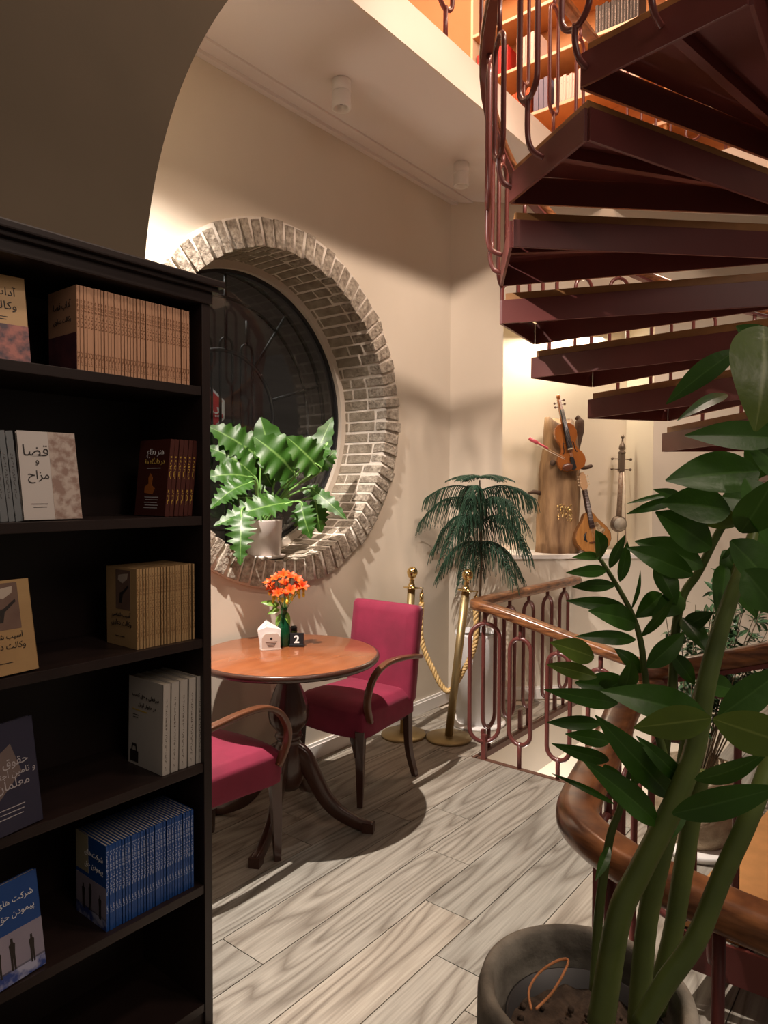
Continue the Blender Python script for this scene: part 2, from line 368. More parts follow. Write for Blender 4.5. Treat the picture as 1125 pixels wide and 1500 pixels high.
# ---- round window
win = thing('window_1', (WC.x, WV, WC.y), kind='structure')
RIN, ROUT, RD = .805, .945, .35
mortar = MB(); vs = []; fs = []; n = 96
for i in range(n):
    a = 2*pi*i/n; c, s_ = cos(a), sin(a)
    for r, y in ((ROUT+.004, 0.004), (ROUT+.002, -.021), (RIN+.004, -.021), (RIN+.0045, RD+.05)): vs.append((r*c, y, r*s_))
for i in range(n):
    for k in range(3): fs.append((i*4+k, i*4+k+1, ((i+1) % n)*4+k+1, ((i+1) % n)*4+k))
mortar.add(vs, fs, 0, True)
NB = 74
def brick(mb, a0, a1, r0, r1, y0, y1, q):
    # a slightly irregular brick following the curve
    K = [(a0, r0, y0), (a1, r0, y0), (a1, r1, y0), (a0, r1, y0), (a0, r0, y1), (a1, r0, y1), (a1, r1, y1), (a0, r1, y1)]
    o = []
    for (a, r, y) in K:
        a += random.uniform(-1, 1)*q/.85; r += random.uniform(-1, 1)*q; y += random.uniform(-1, 1)*q
        o.append((r*cos(a), y, r*sin(a)))
    mb.add(o, [(0, 3, 2, 1), (4, 5, 6, 7), (0, 1, 5, 4), (1, 2, 6, 5), (2, 3, 7, 6), (3, 0, 4, 7)], 0)
BRK = mat('weathered_brick', (.21, .17, .12), .9, col2=(.36, .31, .235), nscale=17, bump=1., bscale=48, contrast=.4)
BRKT = mat('weathered_brick_face', (.50, .44, .35), .92, col2=(.17, .135, .10), nscale=42, bump=1., bscale=55, contrast=.42)
MORT = mat('lime_mortar', (.70, .64, .55), .95, bump=.5, bscale=60)
ring = MB(); rev = MB(); da = 2*pi/NB; gp = .0075
for i in range(NB):
    a0 = i*da+gp/.85; a1 = (i+1)*da-gp/.85
    ln = random.choice([.095, .105, .20, .205]) if i % 2 else random.choice([.20, .10])
    brick(ring, a0+.003, a1-.003, RIN-.002, ROUT-random.uniform(-.004, .014), -.026-random.uniform(0, .010), ln*.5, .005)
    y = ln*.5+.015
    while y < RD-.02:
        L_ = random.choice([.10, .205, .205, .19]); y2 = min(y+L_, RD+.02)
        brick(rev, a0, a1, RIN, RIN+.03, y, y2, .0025); y = y2+.015
mo = mortar.build('mortar', MORT, win)
ring.build('brick_ring', BRKT, win, bevel=.0045); rev.build('brick_lining', BRK, win, bevel=.0035)
fr = MB(); fr.sweep([(.79*cos(2*pi*i/96), RD-.02, .79*sin(2*pi*i/96)) for i in range(96)], rect(.05, .06), True, V((0, 1, 0)), smooth=False)
fr.build('window_frame', mat('frame_paint', (.60, .53, .44), .55), win)
fs_ = MB(); fs_.sweep([(.757*cos(2*pi*i/96), RD-.012, .757*sin(2*pi*i/96)) for i in range(96)], rect(.016, .02), True, V((0, 1, 0)), smooth=False)
fs_.build('glazing_seal', BLACK, win)
gl = MB(); gl.lathe([(.0001, -.004), (.765, -.004), (.765, .004), (.0001, .004)], n=64, M=Matrix.Rotation(pi/2, 4, 'X') @ Matrix.Translation((0, 0, 0)))
glm = mat('window_glass', (.9, .95, .93), .02, trans=1., spec=.6)
go = gl.build('window_glass', glm, win, smooth=False); go.location = (0, RD, 0)
for ob in (go,): ob.visible_shadow = True
# iron grille outside the glass
gr = thing('window_grille', (WC.x, WV+.50, WC.y), 'black wrought iron grille of arcs and long loops outside the round window', 'grille')
g = MB(); g.tube([(.80*cos(2*pi*i/64), 0, .80*sin(2*pi*i/64)) for i in range(64)], .014, 8, True); g.tube([(.66*cos(2*pi*i/64), 0, .66*sin(2*pi*i/64)) for i in range(64)], .010, 8, True)
g.build('outer_ring', IRON, gr)
g = MB()
for a in range(0, 360, 36):
    a = radians(a+18); g.tube([(.36*cos(a), 0, .36*sin(a)), (.8*cos(a), 0, .8*sin(a))], .010, 6)
g.tube([(.36*cos(2*pi*i/48), 0, .36*sin(2*pi*i/48)) for i in range(48)], .012, 8, True); g.build('spokes', IRON, gr)
def loop_pts(w_, z0, z1, y=0, x=0, n=8):
    r = w_/2; o = []
    for i in range(n+1): a = pi*i/n; o.append((x+r*cos(a), y, z1-r+r*sin(a)))
    for i in range(n+1): a = pi+pi*i/n; o.append((x+r*cos(a), y, z0+r+r*sin(a)))
    return o
for x in (-.27, -.12, .03, .18):
    h = sqrt(.64**2-x*x)*.92
    g = MB(); g.tube(loop_pts(.09, -h*.55, h*.75, .03, x), .008, 6, True); g.tube([(x, .03, h*.75), (x, .03, h)], .008, 6); g.tube([(x, .03, -h*.55), (x, .03, -h)], .008, 6); g.build('loop_bar', IRON, gr)
# street outside
st = MB(); st.box((-1, 6.6, -1), (9, 6.8, 6)); so = struct('wall_street', st, mat('street_facade', (.09, .08, .075), .9, col2=(.17, .15, .14), nscale=1.2, stretch=(.6, 1, 5)))
st = MB(); st.box((-1, 3.2, -.2), (9, 6.6, -.05)); struct('floor_street', st, mat('asphalt', (.05, .05, .05), .9))
sg = thing('stop_sign', (3.15, 4.0, 0), 'red octagonal street sign with white Persian lettering beyond the round window', 'sign')
p_sg = at(296, 592, 4.45); sg.location = (p_sg.x, p_sg.y, -.05)
oc = MB(); oc.prism([(.15*cos(radians(22.5+45*i)), .15*sin(radians(22.5+45*i))) for i in range(8)], -.006, .006, 'xz'); 
hz = p_sg.z+.05-.03
SGM = Matrix.Translation((0, 0, hz)) @ Matrix.Rotation(radians(-28), 4, 'Z')
o2 = MB(); [o2.add([SGM @ v for v in oc.v], oc.f)]; o2.build('sign_rim', mat('sign_white', (.75, .75, .75), .5, emit=(.7, .7, .7), estr=0), sg)
oc = MB(); oc.prism([(.136*cos(radians(22.5+45*i)), .136*sin(radians(22.5+45*i))) for i in range(8)], -.009, -.005, 'xz'); o3 = MB(); o3.add([SGM @ v for v in oc.v], oc.f); fc = o3.build('sign_face', mat('sign_red', (.55, .02, .03), .4), sg)
tx = MB(); text_into(tx, 'ایست', .10, SGM @ Matrix.Translation((0, -.0095, 0)) @ Matrix.Rotation(pi/2, 4, 'X'), thick=.001, bold=.01); tx.build('sign_lettering', MATS['sign_white'], sg)
po = MB(); po.tube([(0, .02, 0), (0, .02, hz)], .02); po.build('post', IRON, sg)
area('street_light', (2.6, 3.6, 3.2), (3.2, 4.6, 1.5), 9, .4, .4, (1, .95, .9))

# ================================================================== SPIRAL STAIRCASE
SCX, SCY, SR = 3.297, .47, 1.203
def polar(r, t, z): return V((SCX+r*cos(t), SCY+r*sin(t), z))
stair = thing('spiral_staircase', (SCX, SCY, 0), 'oxblood steel spiral staircase with wooden treads winding up to the upper floor', 'staircase')
RISE, DT, TW = .178, .408, .426
def wedge(tn, tf, r0, r1, ins=0.):
    a = [polar(r0, tf, 0), polar(r1-ins, tf, 0), polar(r1-ins, tn, 0), polar(r0, tn, 0)]; return [(p.x, p.y) for p in a]
def plate(mb, p, q, z0, z1, t=.012):
    d = V((q[0]-p[0], q[1]-p[1])); nrm = V((-d.y, d.x)).normalized()*t
    mb.prism([(p[0], p[1]), (q[0], q[1]), (q[0]+nrm.x, q[1]+nrm.y), (p[0]+nrm.x, p[1]+nrm.y)], z0, z1, 'xy')
for k in range(-9, 12):
    tn = .726+DT*k; tf = tn-TW; zb = 1.723+RISE*k
    if k == -9: tf = tn-.30
    W = wedge(tn, tf, .065, SR); mb = MB(); zt = zb+.105
    for i in range(4): plate(mb, W[(i+1) % 4], W[i], zb, zt)
    # inward lips and stiffener
    tm = (tn+tf)/2; mb.prism(wedge(tn-.012, tf+.012, .075, SR-.02), zt-.006, zt, 'xy')
    c1 = polar(.35, tm, 0); c2 = polar(SR-.02, tm, 0); plate(mb, (c1.x, c1.y), (c2.x, c2.y), zb+.055, zt-.006, .03)
    t = mb.build('tread', OXBLOOD, stair, world=True, bevel=.0015)
    wb = MB(); wb.prism(wedge(tn-.010, tf+.006, .075, SR-.012), zt, zt+.036, 'xy'); wb.build('tread_board', TREADWOOD, t, bevel=.003).location = (0, 0, 0)
for ch in [o for o in SC.objects if o.name.startswith('tread_board')]:
    ch.data.transform(Matrix.Translation(-stair.location))
cl = MB(); cl.lathe([(.075, 0), (.075, 5.0)], (0, 0, 0), 24); cl.lathe([(.16, 0), (.16, .012), (.09, .02)], (0, 0, 0), 24); cl.build('column', OXBLOOD, stair)
RH = 1.27
def railz(t): return 1.723+RISE*(t-.726)/DT+1.0
ts = [-3.30+i*.08 for i in range(105)]
hp = [polar(RH, t, railz(t)) for t in ts]
hr = MB(); hr.sweep(hp, rrect(.062, .05, .018), scale=None); hr.build('handrail', RAILWOOD, stair, world=True)
ub = MB(); ub.sweep([p-V((0, 0, .031)) for p in hp], rect(.045, .012), smooth=False); ub.build('rail_strip', OXBLOOD, stair, world=True)
def baluster(mb, pos, z0, z1, tang, w_, r, zc0, zc1, foot=None):
    # pos xy; loop between zc0..zc1; stems to z0 / z1
    t = tang.normalized(); 
    pts = [pos+t*p[0]+V((0, 0, p[2])) for p in loop_pts(w_, zc0, zc1, 0, 0, 10)]
    mb.tube(pts, r, 8, True)
    mb.tube([pos+V((0, 0, zc1-r)), pos+V((0, 0, z1))], r, 8)
    if foot is None: mb.tube([pos+V((0, 0, zc0+r)), pos+V((0, 0, z0))], r, 8)
    else: mb.tube(smoothpath([pos+V((0, 0, zc0+r)), pos+V((0, 0, z0+.07)), pos*.7+foot*.3+V((0, 0, 0))*0+V((0, 0, z0+.02-.0)), foot+V((0, 0, z0))], 6), r, 8)
for k in range(-9, 12):
    for q, fr_ in enumerate((.46, .96)):
        if k == -9 and fr_ > .7: fr_ = .66
        t = .726+DT*k-TW*fr_; zb = 1.723+RISE*k; p = polar(RH-.01, t, 0); f = polar(SR-.004, t, 0)
        tg = polar(1, t+.05, 0)-polar(1, t-.05, 0); rz = railz(t)-.03
        mb = MB(); off = 0. if q % 2 else .07
        if q % 2: baluster(mb, p, zb+.05, rz, tg, .12, .0105, zb+.16, rz-.17, f)
        else: baluster(mb, p, zb+.05, rz, tg, .12, .0105, zb+.24, rz-.06, f)
        mb.build('baluster', OXRAIL, stair, world=True)

# ================================================================== RAILING AROUND THE STAIR OPENING
lr = thing('landing_railing', (3.36, 2.0, 0), 'oxblood loop balustrade with a bent wooden handrail around the stair opening', 'railing')
pts = smoothpath([(4.76, 2.03, .855), (4.3, 2.03, .857), (3.8, 2.03, .86), (3.45, 2.035, .86), (3.345, 2.00, .858), (3.335, 1.88, .845), (3.35, 1.5, .755), (3.36, 1.15, .675), (3.37, .98, .64)], 8)
h = MB(); h.sweep(pts, rrect(.078, .052, .018)); h.build('handrail', RAILWOOD, lr, world=True)
def loopbar(parent, x, y, tg, ztop, zc0, zc1, w_=.13, r=.012, z0=0.):
    mb = MB(); baluster(mb, V((x, y, 0)), z0, ztop, V(tg), w_, r, zc0, zc1); mb.build('baluster', OXRAIL, parent, world=True)
loopbar(lr, 3.35, 1.955, (.62, -.78, 0), .83, .10, .76, .165)
for v_ in (1.74, 1.52, 1.30, 1.10):
    rz = .86-(2.0-v_)*.215
    loopbar(lr, 3.355, v_, (0, 1, 0), rz-.02, .13 if v_ > 1.6 else .10, rz-.10, .125)
for i, u_ in enumerate((3.53, 3.77, 4.02, 4.29, 4.55)):
    loopbar(lr, u_, 2.03, (1, 0, 0), .835, .12, .79, .135)
for (x, y) in ((3.47, 2.03), (3.92, 2.03), (4.42, 2.03)):
    mb = MB(); mb.box((x-.011, y-.011, -.02), (x+.011, y+.011, .12)); mb.build('post', OXRAIL, lr, world=True)
mb = MB(); mb.box((3.35-.012, 1.94, 0), (3.35+.012, 1.966, .14)); mb.build('post', OXRAIL, lr, world=True)

# ================================================================== NEAR GUARD RAIL WITH THE BIG WOODEN BEND
gd = thing('guard_railing', (1.32, .3, 0), 'thick glossy wooden handrail bending round above oxblood bars, behind the potted plant', 'railing')
P = [(1.27, -.7, .76), (1.27, .05, .775), (1.285, .36, .79), (1.31, .48, .80), (1.375, .575, .81), (1.48, .61, .82), (1.62, .63, .84), (1.80, .66, .86), (1.98, .68, .90), (2.06, .60, .955)]
hp = smoothpath(P, 10)
h = MB(); h.sweep(hp, rrect(.088, .066, .028, 5)); h.build('handrail', RAILWOOD, gd, world=True)
def bar(x, y, z1, r=.011, z0=0.):
    mb = MB(); mb.tube([(x, y, z0), (x, y, z1)], r, 8); mb.build('bar', OXBLOOD, gd, world=True)
for (x, y, z) in ((1.30, .48, .78), (1.275, .28, .76), (1.27, .02, .75), (1.27, -.3, .75), (1.62, .63, .82), (1.86, .67, .85)): bar(x, y, z)
for (x, y, tg, z1) in ((1.272, .15, (0, 1, 0), .755), (1.74, .65, (1, 0, 0), .83), (1.98, .68, (1, 0, 0), .87)):
    mb = MB(); baluster(mb, V((x, y, 0)), 0, z1, V(tg), .10, .010, .12, z1-.16); mb.build('baluster', OXBLOOD, gd, world=True)

# upper balcony balusters
br = thing('balcony_railing', (2.9, 1.93, 3.70), 'dark loop balustrade standing on the pale edge beam upstairs', 'railing')
for u_ in (2.10, 2.50, 2.93, 3.33, 3.75, 4.15, 4.55):
    mb = MB(); baluster(mb, V((u_, 1.96, 0)), 3.70, 4.60, V((1, 0, 0)), .12, .012, 3.86, 4.52); mb.build('baluster', OXBLOOD, br, world=True)
mb = MB(); mb.sweep([(1.2, 1.96, 4.62), (4.9, 1.96, 4.62)], rrect(.07, .05, .015)); mb.build('handrail', RAILWOOD, br, world=True)
br2 = thing('balcony_railing', (4.98, .9, 3.70), 'loop balustrade of the upper landing seen between the stair treads', 'railing')
for i in range(9):
    mb = MB(); baluster(mb, V((5.0, 1.75-i*.2, 0)), 3.70, 4.60, V((0, 1, 0)), .10, .010, 3.84, 4.5); mb.build('baluster', OXRAIL, br2, world=True)
mb = MB(); mb.sweep([(5.0, 1.9, 4.62), (5.0, .0, 4.62)], rrect(.07, .05, .015)); mb.build('handrail', RAILWOOD, br2, world=True)

# ================================================================== CEILING LAMPS
def ceil_lamp(x, y, label):
    t = thing('ceiling_lamp', (x, y, CEIL), label, 'lamp', group=None)
    b = MB(); b.lathe([(.044, 0), (.047, -.004), (.047, -.055), (.043, -.058)]); b.build('mounting', WHITE, t)
    b = MB(); b.lathe([(.040, -.056), (.046, -.060), (.048, -.132), (.045, -.137), (.037, -.135), (.030, -.115), (.024, -.10)]); b.build('lamp_head', WHITE, t)
    b = MB(); b.lathe([(.0001, -.108), (.014, -.110), (.017, -.102), (.0001, -.10)]); b.build('lens', BLACK, t)
    return t
ceil_lamp(2.594, 2.345, 'white cylindrical ceiling lamp above the round table, nearer of the two')
ceil_lamp(3.70, 2.353, 'white cylindrical ceiling lamp near the wall corner, farther of the two')
ceil_lamp(1.43, 2.14, 'lit white ceiling lamp behind the dark arched wall')

# ================================================================== ROUND TABLE
TX, TY, TH = 2.156, 2.262, .77
tb = thing('pedestal_table', (TX, TY, 0), 'round reddish wooden pedestal table with dark fluted base under the round window', 'table')
b = MB(); b.lathe([(.0001, TH-.030), (.375, TH-.030), (.392, TH-.026), (.400, TH-.014), (.400, TH-.006), (.392, TH), (.0001, TH)], n=96); b.build('tabletop', TABLEWOOD, tb)
b = MB(); b.lathe([(.396, TH-.031), (.4035, TH-.024), (.4065, TH-.014), (.4035, TH-.004), (.397, TH-.001)], n=96); b.build('edge_moulding', DARKWOOD, tb)
def fl_(a, z): return -.035*abs(sin(a*10)) if .44 < z < .62 else 0
b = MB(); b.lathe([(.0001, .735), (.11, .735), (.115, .715), (.09, .70), (.062, .69), (.047, .66), (.052, .63), (.070, .59), (.086, .54), (.092, .50), (.085, .46), (.062, .43), (.048, .415), (.058, .408), (.062, .396), (.056, .385), (.048, .378), (.058, .36), (.066, .32), (.07, .26), (.066, .20), (.045, .16), (.0001, .155)], n=60, flute=fl_)
b.build('pedestal', DARKWOOD, tb)
for i in range(4):
    a = radians(24+90*i+2); c, s_ = cos(a), sin(a)
    pr = [(.03, .33), (.075, .30), (.12, .22), (.165, .14), (.22, .082), (.29, .045), (.345, .026), (.385, .022)]
    path = smoothpath([(r*c, r*s_, z) for r, z in pr], 5); n_ = len(path)
    b = MB(); b.sweep(path, rrect(.048, .085, .012, 2), scale=[1-.45*(i_/(n_-1)) for i_ in range(n_)])
    b.box((.345, -.022, 0), (.395, .022, .04), M=Matrix.Rotation(a, 4, 'Z')); b.build('leg', DARKWOOD, tb)

# ================================================================== ARMCHAIRS (local +x is forward)
def make_chair(loc, rz, label):
    t = thing('armchair', loc, label, 'chair', rz, 'velvet armchairs at the round table')
    # seat cushion: rounded slab with domed top
    b = MB(); nx, ny = 14, 12; vs = []; fs = []
    def hw(x): return .205+.03*(x+.24)/.48
    for lay in range(2):
        for i in range(nx+1):
            for j in range(ny+1):
                u = i/nx; v = j/ny*2-1; x = -.235+.47*u; 
                e = min(1, (1-abs(v))*5)*min(1, (1-u)*6+.0)*min(1, u*8+.3)
                xx = x - (.035*(v*v) if u > .5 else 0)*(u-.5)*2; yy = v*hw(x)*(1-.06*max(0, u-.85)/.15*abs(v))
                z = (.445+.035*sqrt(max(0, e))) if lay == 0 else .345-.02*u
                vs.append((xx, yy, z))
    S = (nx+1)*(ny+1); I = lambda i, j, l: l*S+i*(ny+1)+j
    for i in range(nx):
        for j in range(ny): fs += [(I(i, j, 0), I(i+1, j, 0), I(i+1, j+1, 0), I(i, j+1, 0)), (I(i, j, 1), I(i, j+1, 1), I(i+1, j+1, 1), I(i+1, j, 1))]
    for i in range(nx): fs += [(I(i, 0, 0), I(i, 0, 1), I(i+1, 0, 1), I(i+1, 0, 0)), (I(i, ny, 0), I(i+1, ny, 0), I(i+1, ny, 1), I(i, ny, 1))]
    for j in range(ny): fs += [(I(0, j, 0), I(0, j+1, 0), I(0, j+1, 1), I(0, j, 1)), (I(nx, j, 0), I(nx, j, 1), I(nx, j+1, 1), I(nx, j+1, 0))]
    b.add(vs, fs, 0, True); o = b.build('seat', VELVET, t, bevel=.010, smooth=True)
    # backrest, raked, with rounded corners
    R_ = Matrix.Translation((-.205, 0, .40)) @ Matrix.Rotation(radians(-8), 4, 'Y')
    b = MB(); prof = rrect(.43, .50, .03, 5); n = len(prof); vs = []; fs = []
    for (x, ins) in ((-.035, .012), (-.03, .0), (.022, .0), (.034, .012), (.044, .05)):
        for (p, q) in prof:
            k = 1-ins/.22; vs.append((x, p*k, .25+q*(1-ins/.25)))
    for l in range(4):
        for j in range(n): fs.append((l*n+j, l*n+(j+1) % n, (l+1)*n+(j+1) % n, (l+1)*n+j))
    fs.append(list(range(n))); fs.append([4*n+j for j in range(n)])
    b.add(vs, fs, 0, True, R_); b.build('backrest', VELVET, t, smooth=True)
    for s_ in (-1, 1):
        fl2 = [V((.185, s_*.195, .36)), V((.192, s_*.198, .18)), V((.195, s_*.20, 0))]
        b = MB(); b.sweep(fl2, rect(.040, .040), scale=[1.15, .95, .68], smooth=False); b.build('leg', DARKWOOD, t, bevel=.003)
        rl = smoothpath([(-.205, s_*.185, .44), (-.205, s_*.188, .30), (-.215, s_*.19, .15), (-.265, s_*.195, 0)], 4)
        b = MB(); b.sweep(rl, rect(.036, .036), up=V((1, 0, 0)), scale=[1.1-.35*i/(len(rl)-1) for i in range(len(rl))], smooth=False); b.build('leg', DARKWOOD, t, bevel=.003)
        y = s_*.252
        ap = smoothpath([(-.262, s_*.222, .635), (-.16, y*.97, .655), (-.04, y, .668), (.07, y, .662), (.15, y, .625), (.198, y, .555), (.200, y*.98, .485), (.165, y*.93, .405)], 7)
        b = MB(); b.sweep(ap, rrect(.036, .022, .007, 3), up=V((0, 0, 1)) if False else None); b = MB()
        nn = len(ap); vs = []; fs = []
        pr = rrect(.036, .022, .007, 3); kk = len(pr)
        for i in range(nn):
            tt = (ap[min(i+1, nn-1)]-ap[max(i-1, 0)]).normalized(); side = V((0, 1, 0)); side = (side-tt*side.dot(tt)).normalized(); nr = side.cross(tt)
            for (p, q) in pr: vs.append(ap[i]+side*p+nr*q)
        for i in range(nn-1):
            for j in range(kk): fs.append((i*kk+j, i*kk+(j+1) % kk, (i+1)*kk+(j+1) % kk, (i+1)*kk+j))
        fs += [list(range(kk)), [(nn-1)*kk+j for j in range(kk)]]
        b.add(vs, fs, 0, True); b.build('armrest', ARMWOOD, t)
    b = MB(); b.box((-.225, -.19, .325), (.20, .19, .352)); b.build('seat_frame', DARKWOOD, t)
    return t
ch1 = make_chair((2.665, 2.315, 0), pi+radians(1), 'magenta velvet armchair with its whole backrest showing, beyond the round table')
ch2 = copy_tree(ch1); ch2.location = (1.70, 2.255, 0); ch2.rotation_euler = (0, 0, radians(3)); ch2['label'] = 'magenta velvet armchair half hidden by the bookcase, nearer side of the round table'

# ================================================================== ON THE TABLE
TZ = TH+.0005
vx, vy = 2.235, 2.375
vs_ = thing('glass_vase', (vx, vy, TZ), 'green glass bottle used as a vase on the round table', 'vase')
GREENGL = mat('green_glass', (.03, .30, .12), .05, trans=.85)
b = MB(); b.lathe([(.0001, 0), (.030, 0), (.032, .008), (.032, .075), (.027, .10), (.016, .135), (.0135, .165), (.0165, .168), (.0165, .178), (.0135, .18), (.011, .178), (.011, .14), (.022, .10), (.028, .07), (.028, .008), (.0001, .006)], n=32); b.build('bottle', GREENGL, vs_)
STEM = mat('stem_green', (.12, .26, .05), .5); LEAFY = leafmat('lily_leaf', (.22, .42, .06), (.5, .65, .2), .4, .3)
fb = thing('flower_bouquet', (vx, vy, TZ+.02), 'orange red lilies with yellow buds standing in the green bottle', 'flowers')
PETAL = mat('orange_petal', (.62, .025, .008), .5, col2=(.85, .15, .015), nscale=50, spec=.3); YEL = mat('yellow_petal', (.85, .62, .06), .5)
def petal(mb, c, dirv, upv, ln, wd, curl=.35):
    s_ = dirv.cross(upv).normalized(); n_ = 6; vs = []; fs = []
    for i in range(n_+1):
        t = i/n_; w_ = wd*sin(pi*min(1, .12+t*.88))**.8*(1 if t < .98 else .2); p = c+dirv*ln*t*(1-.25*t*curl)+upv*(ln*(.35*t-curl*t*t*1.2))
        vs += [p-s_*w_+upv*w_*.3, p, p+s_*w_+upv*w_*.3]
    for i in range(n_): fs += [(i*3, i*3+1, i*3+4, i*3+3), (i*3+1, i*3+2, i*3+5, i*3+4)]
    mb.add(vs, fs, 0, True)
base = V((vx, vy, TZ+.03))
random.seed(3)
heads = [(-.055, .275, .01), (-.03, .32, -.01), (.0, .29, .03), (.03, .325, .0), (.06, .275, .0), (-.02, .255, -.03), (.035, .27, -.03), (-.06, .30, -.02), (.085, .285, -.01), (.0, .335, .0), (.015, .25, -.04), (.055, .31, .02), (-.04, .25, .0)]
side = V((.6236, -.7817, 0)); fw = V((.7817, .6236, 0))
for i, (a, z, d) in enumerate(heads):
    c = V((vx, vy, TZ))+side*a+fw*d+V((0, 0, z-.012)); mid = V((vx, vy, TZ+.17))+side*a*.15
    b = MB(); b.tube(smoothpath([base+side*a*.05, mid, c], 5), .0017, 5); st_ = b.build('stem', STEM, fb, world=True)
    ax = (side*a*6+V((0, 0, .8))+fw*(-.5+random.uniform(-.4, .3))).normalized(); e1 = ax.cross(V((0, 0, 1))).normalized() if abs(ax.z) < .99 else side; e2 = ax.cross(e1)
    b = MB()
    for k in range(6):
        an = 2*pi*k/6+i; dv = (ax*.75+(e1*cos(an)+e2*sin(an))*.75).normalized(); petal(b, c, dv, (ax-(dv*ax.dot(dv))).normalized(), .043, .0105, .4)
    b.build('flower_head', PETAL, fb, world=True)
    if i % 2 == 0:
        b = MB()
        for k in range(3):
            an = 2*pi*k/3+i; q = c-V((0, 0, .02))+(e1*cos(an)+e2*sin(an))*.016; b.sphere(q, .007, 8, sz=1.9)
        b.build('bud', YEL, fb, world=True)
def leaf_mesh(mb, base_, tip, wd, nrm, bow=.12, fold=.25, n_=10, lobes=0, depth=.0, power=.8, twist=0., droop=None, tipw=.0):
    """a leaf blade from base_ to tip; mid attribute marks the rib"""
    d = tip-base_; L_ = d.length; dn = d.normalized(); nrm = (nrm-dn*nrm.dot(dn)).normalized(); s_ = dn.cross(nrm); vs = []; fs = []; at_ = []
    m_ = 7; US = (-1, -.62, -.09, 0, .09, .62, 1)
    for i in range(n_+1):
        t = i/n_; w_ = wd*.5*max(.03, sin(pi*t**power))**.85
        if t < .02: w_ = wd*.05
        sh = 0
        if lobes:
            ph = (t*lobes) % 1.0; w_ *= (1-depth*(.5+.5*cos(2*pi*ph)) if t > .05 else 1); sh = .0
        p = base_+d*t+nrm*(bow*L_*sin(pi*t)); 
        if droop: p = p+V((0, 0, -droop*L_*(t*t-t)*-1)) if False else p-V((0, 0, droop*L_*t*(1-t)*0))
        for j in range(m_):
            u = US[j]; back = (depth*.5*L_/max(lobes, 1)*abs(u) if lobes else 0)
            rf = (.16*w_*abs(u)*sin(2*pi*t*lobes*.5+(1.5 if u > 0 else 0))*.8 if lobes else 0); vs.append(p+s_*(w_*u)+nrm*(abs(u)**1.3*w_*fold+rf)+dn*back); at_.append(1.0 if j == m_//2 else .0)
    for i in range(n_):
        for j in range(m_-1): fs.append((i*m_+j, i*m_+j+1, (i+1)*m_+j+1, (i+1)*m_+j))
    mb.add(vs, fs, 0, True); mb.att.setdefault('mid', []).extend(at_)
def q_at(px_, py_): return None
for (a, z, a2, z2, wd) in ((-.02, .19, -.105, .205, .028), (-.02, .17, -.075, .15, .025), (-.015, .15, -.035, .09, .022), (.01, .16, .03, .10, .024), (-.03, .2, -.05, .16, .02)):
    b = MB(); B0 = V((vx, vy, TZ))+side*a+V((0, 0, z)); B1 = V((vx, vy, TZ))+side*a2+V((0, 0, z2))-fw*.02
    leaf_mesh(b, B0, B1, wd, -fw+V((0, 0, .5)), .1, .2, 8); b.build('leaf', LEAFY, fb, world=True)
# napkin holder
nh = thing('napkin_holder', (2.150, 2.375, TZ), 'white card napkin holder full of napkins on the round table', 'napkin holder', rz=radians(-32))
CARD = mat('card', (.62, .50, .42), .7); 
b = MB()
for y in (-.022, .022): b.prism([(-.042, 0), (.042, 0), (.042, .055), (.028, .075), (-.028, .075), (-.042, .055)], y-.0015, y+.0015, 'xz')
b.box((-.046, -.026, 0), (.046, .026, .004)); b.build('holder', CARD, nh)
b = MB()
for i in range(7):
    y = -.017+i*.0056; r_ = Matrix.Translation((0, y, .005)) @ Matrix.Rotation(radians(random.uniform(-4, 4)), 4, 'Y'); b.prism([(-.045, 0), (.04, 0), (.045, .085), (-.02, .10+.004*i), (-.055, .088)], 0, .0035, 'xz', M=r_)
b.build('napkins', mat('napkin_paper', (.90, .88, .85), .8), nh)
b = MB(); MR = Matrix.Translation((0, -.0242, .035)) @ Matrix.Rotation(pi/2, 4, 'X')
b.sphere((0, 0, 0), .006, 10, sz=.1, M=Matrix.Translation((0, -.0240, .052)) @ Matrix.Rotation(pi/2, 4, 'X'))
for i in range(4): b.box((-.026+.004*i, -.0243, .036-.007*i), (.026-.004*i, -.0236, .0375-.007*i))
b.build('print', BLACK, nh)
# number 2 block
nb = thing('table_number', (2.262, 2.318, TZ), 'small black table number block with a white 2', 'table number', rz=radians(-52))
b = MB(); b.prism([(-.02, 0), (.02, 0), (.012, .062), (-.004, .062)], -.032, .032, 'yz', M=Matrix.Rotation(0, 4, 'Z')); 
b = MB(); b.box((-.031, -.010, .0), (.031, .014, .062), M=Matrix.Rotation(radians(-8), 4, 'X')); b.box((-.034, -.014, -.0), (.034, .02, .010)); b.build('block', BLACK, nb, bevel=.0015)
b = MB(); text_into(b, '2', .036, Matrix.Rotation(radians(-8), 4, 'X') @ Matrix.Translation((0, -.0108, .034)) @ Matrix.Rotation(pi/2, 4, 'X'), persian=False, bold=.03); b.build('numeral', WHITE, nb)
for i, (x, y, cm, lb) in enumerate(((2.318, 2.395, mat('olive_glass', (.10, .12, .03), .15, trans=.4), 'small square olive shaker behind the table number, right of the pair'), (2.288, 2.43, mat('dark_glass', (.02, .025, .02), .15), 'small dark shaker behind the table number, left of the pair'))):
    t = thing('shaker', (x, y, TZ), lb, 'shaker', rz=radians(-50), group='salt and pepper shakers')
    b = MB(); b.prism(rrect(.032, .032, .006, 3), 0, .055, 'xy'); b.build('body', cm, t); b = MB(); b.lathe([(.0001, .055), (.015, .055), (.016, .072), (.012, .077), (.0001, .078)], n=20); b.build('cap', BLACK, t)

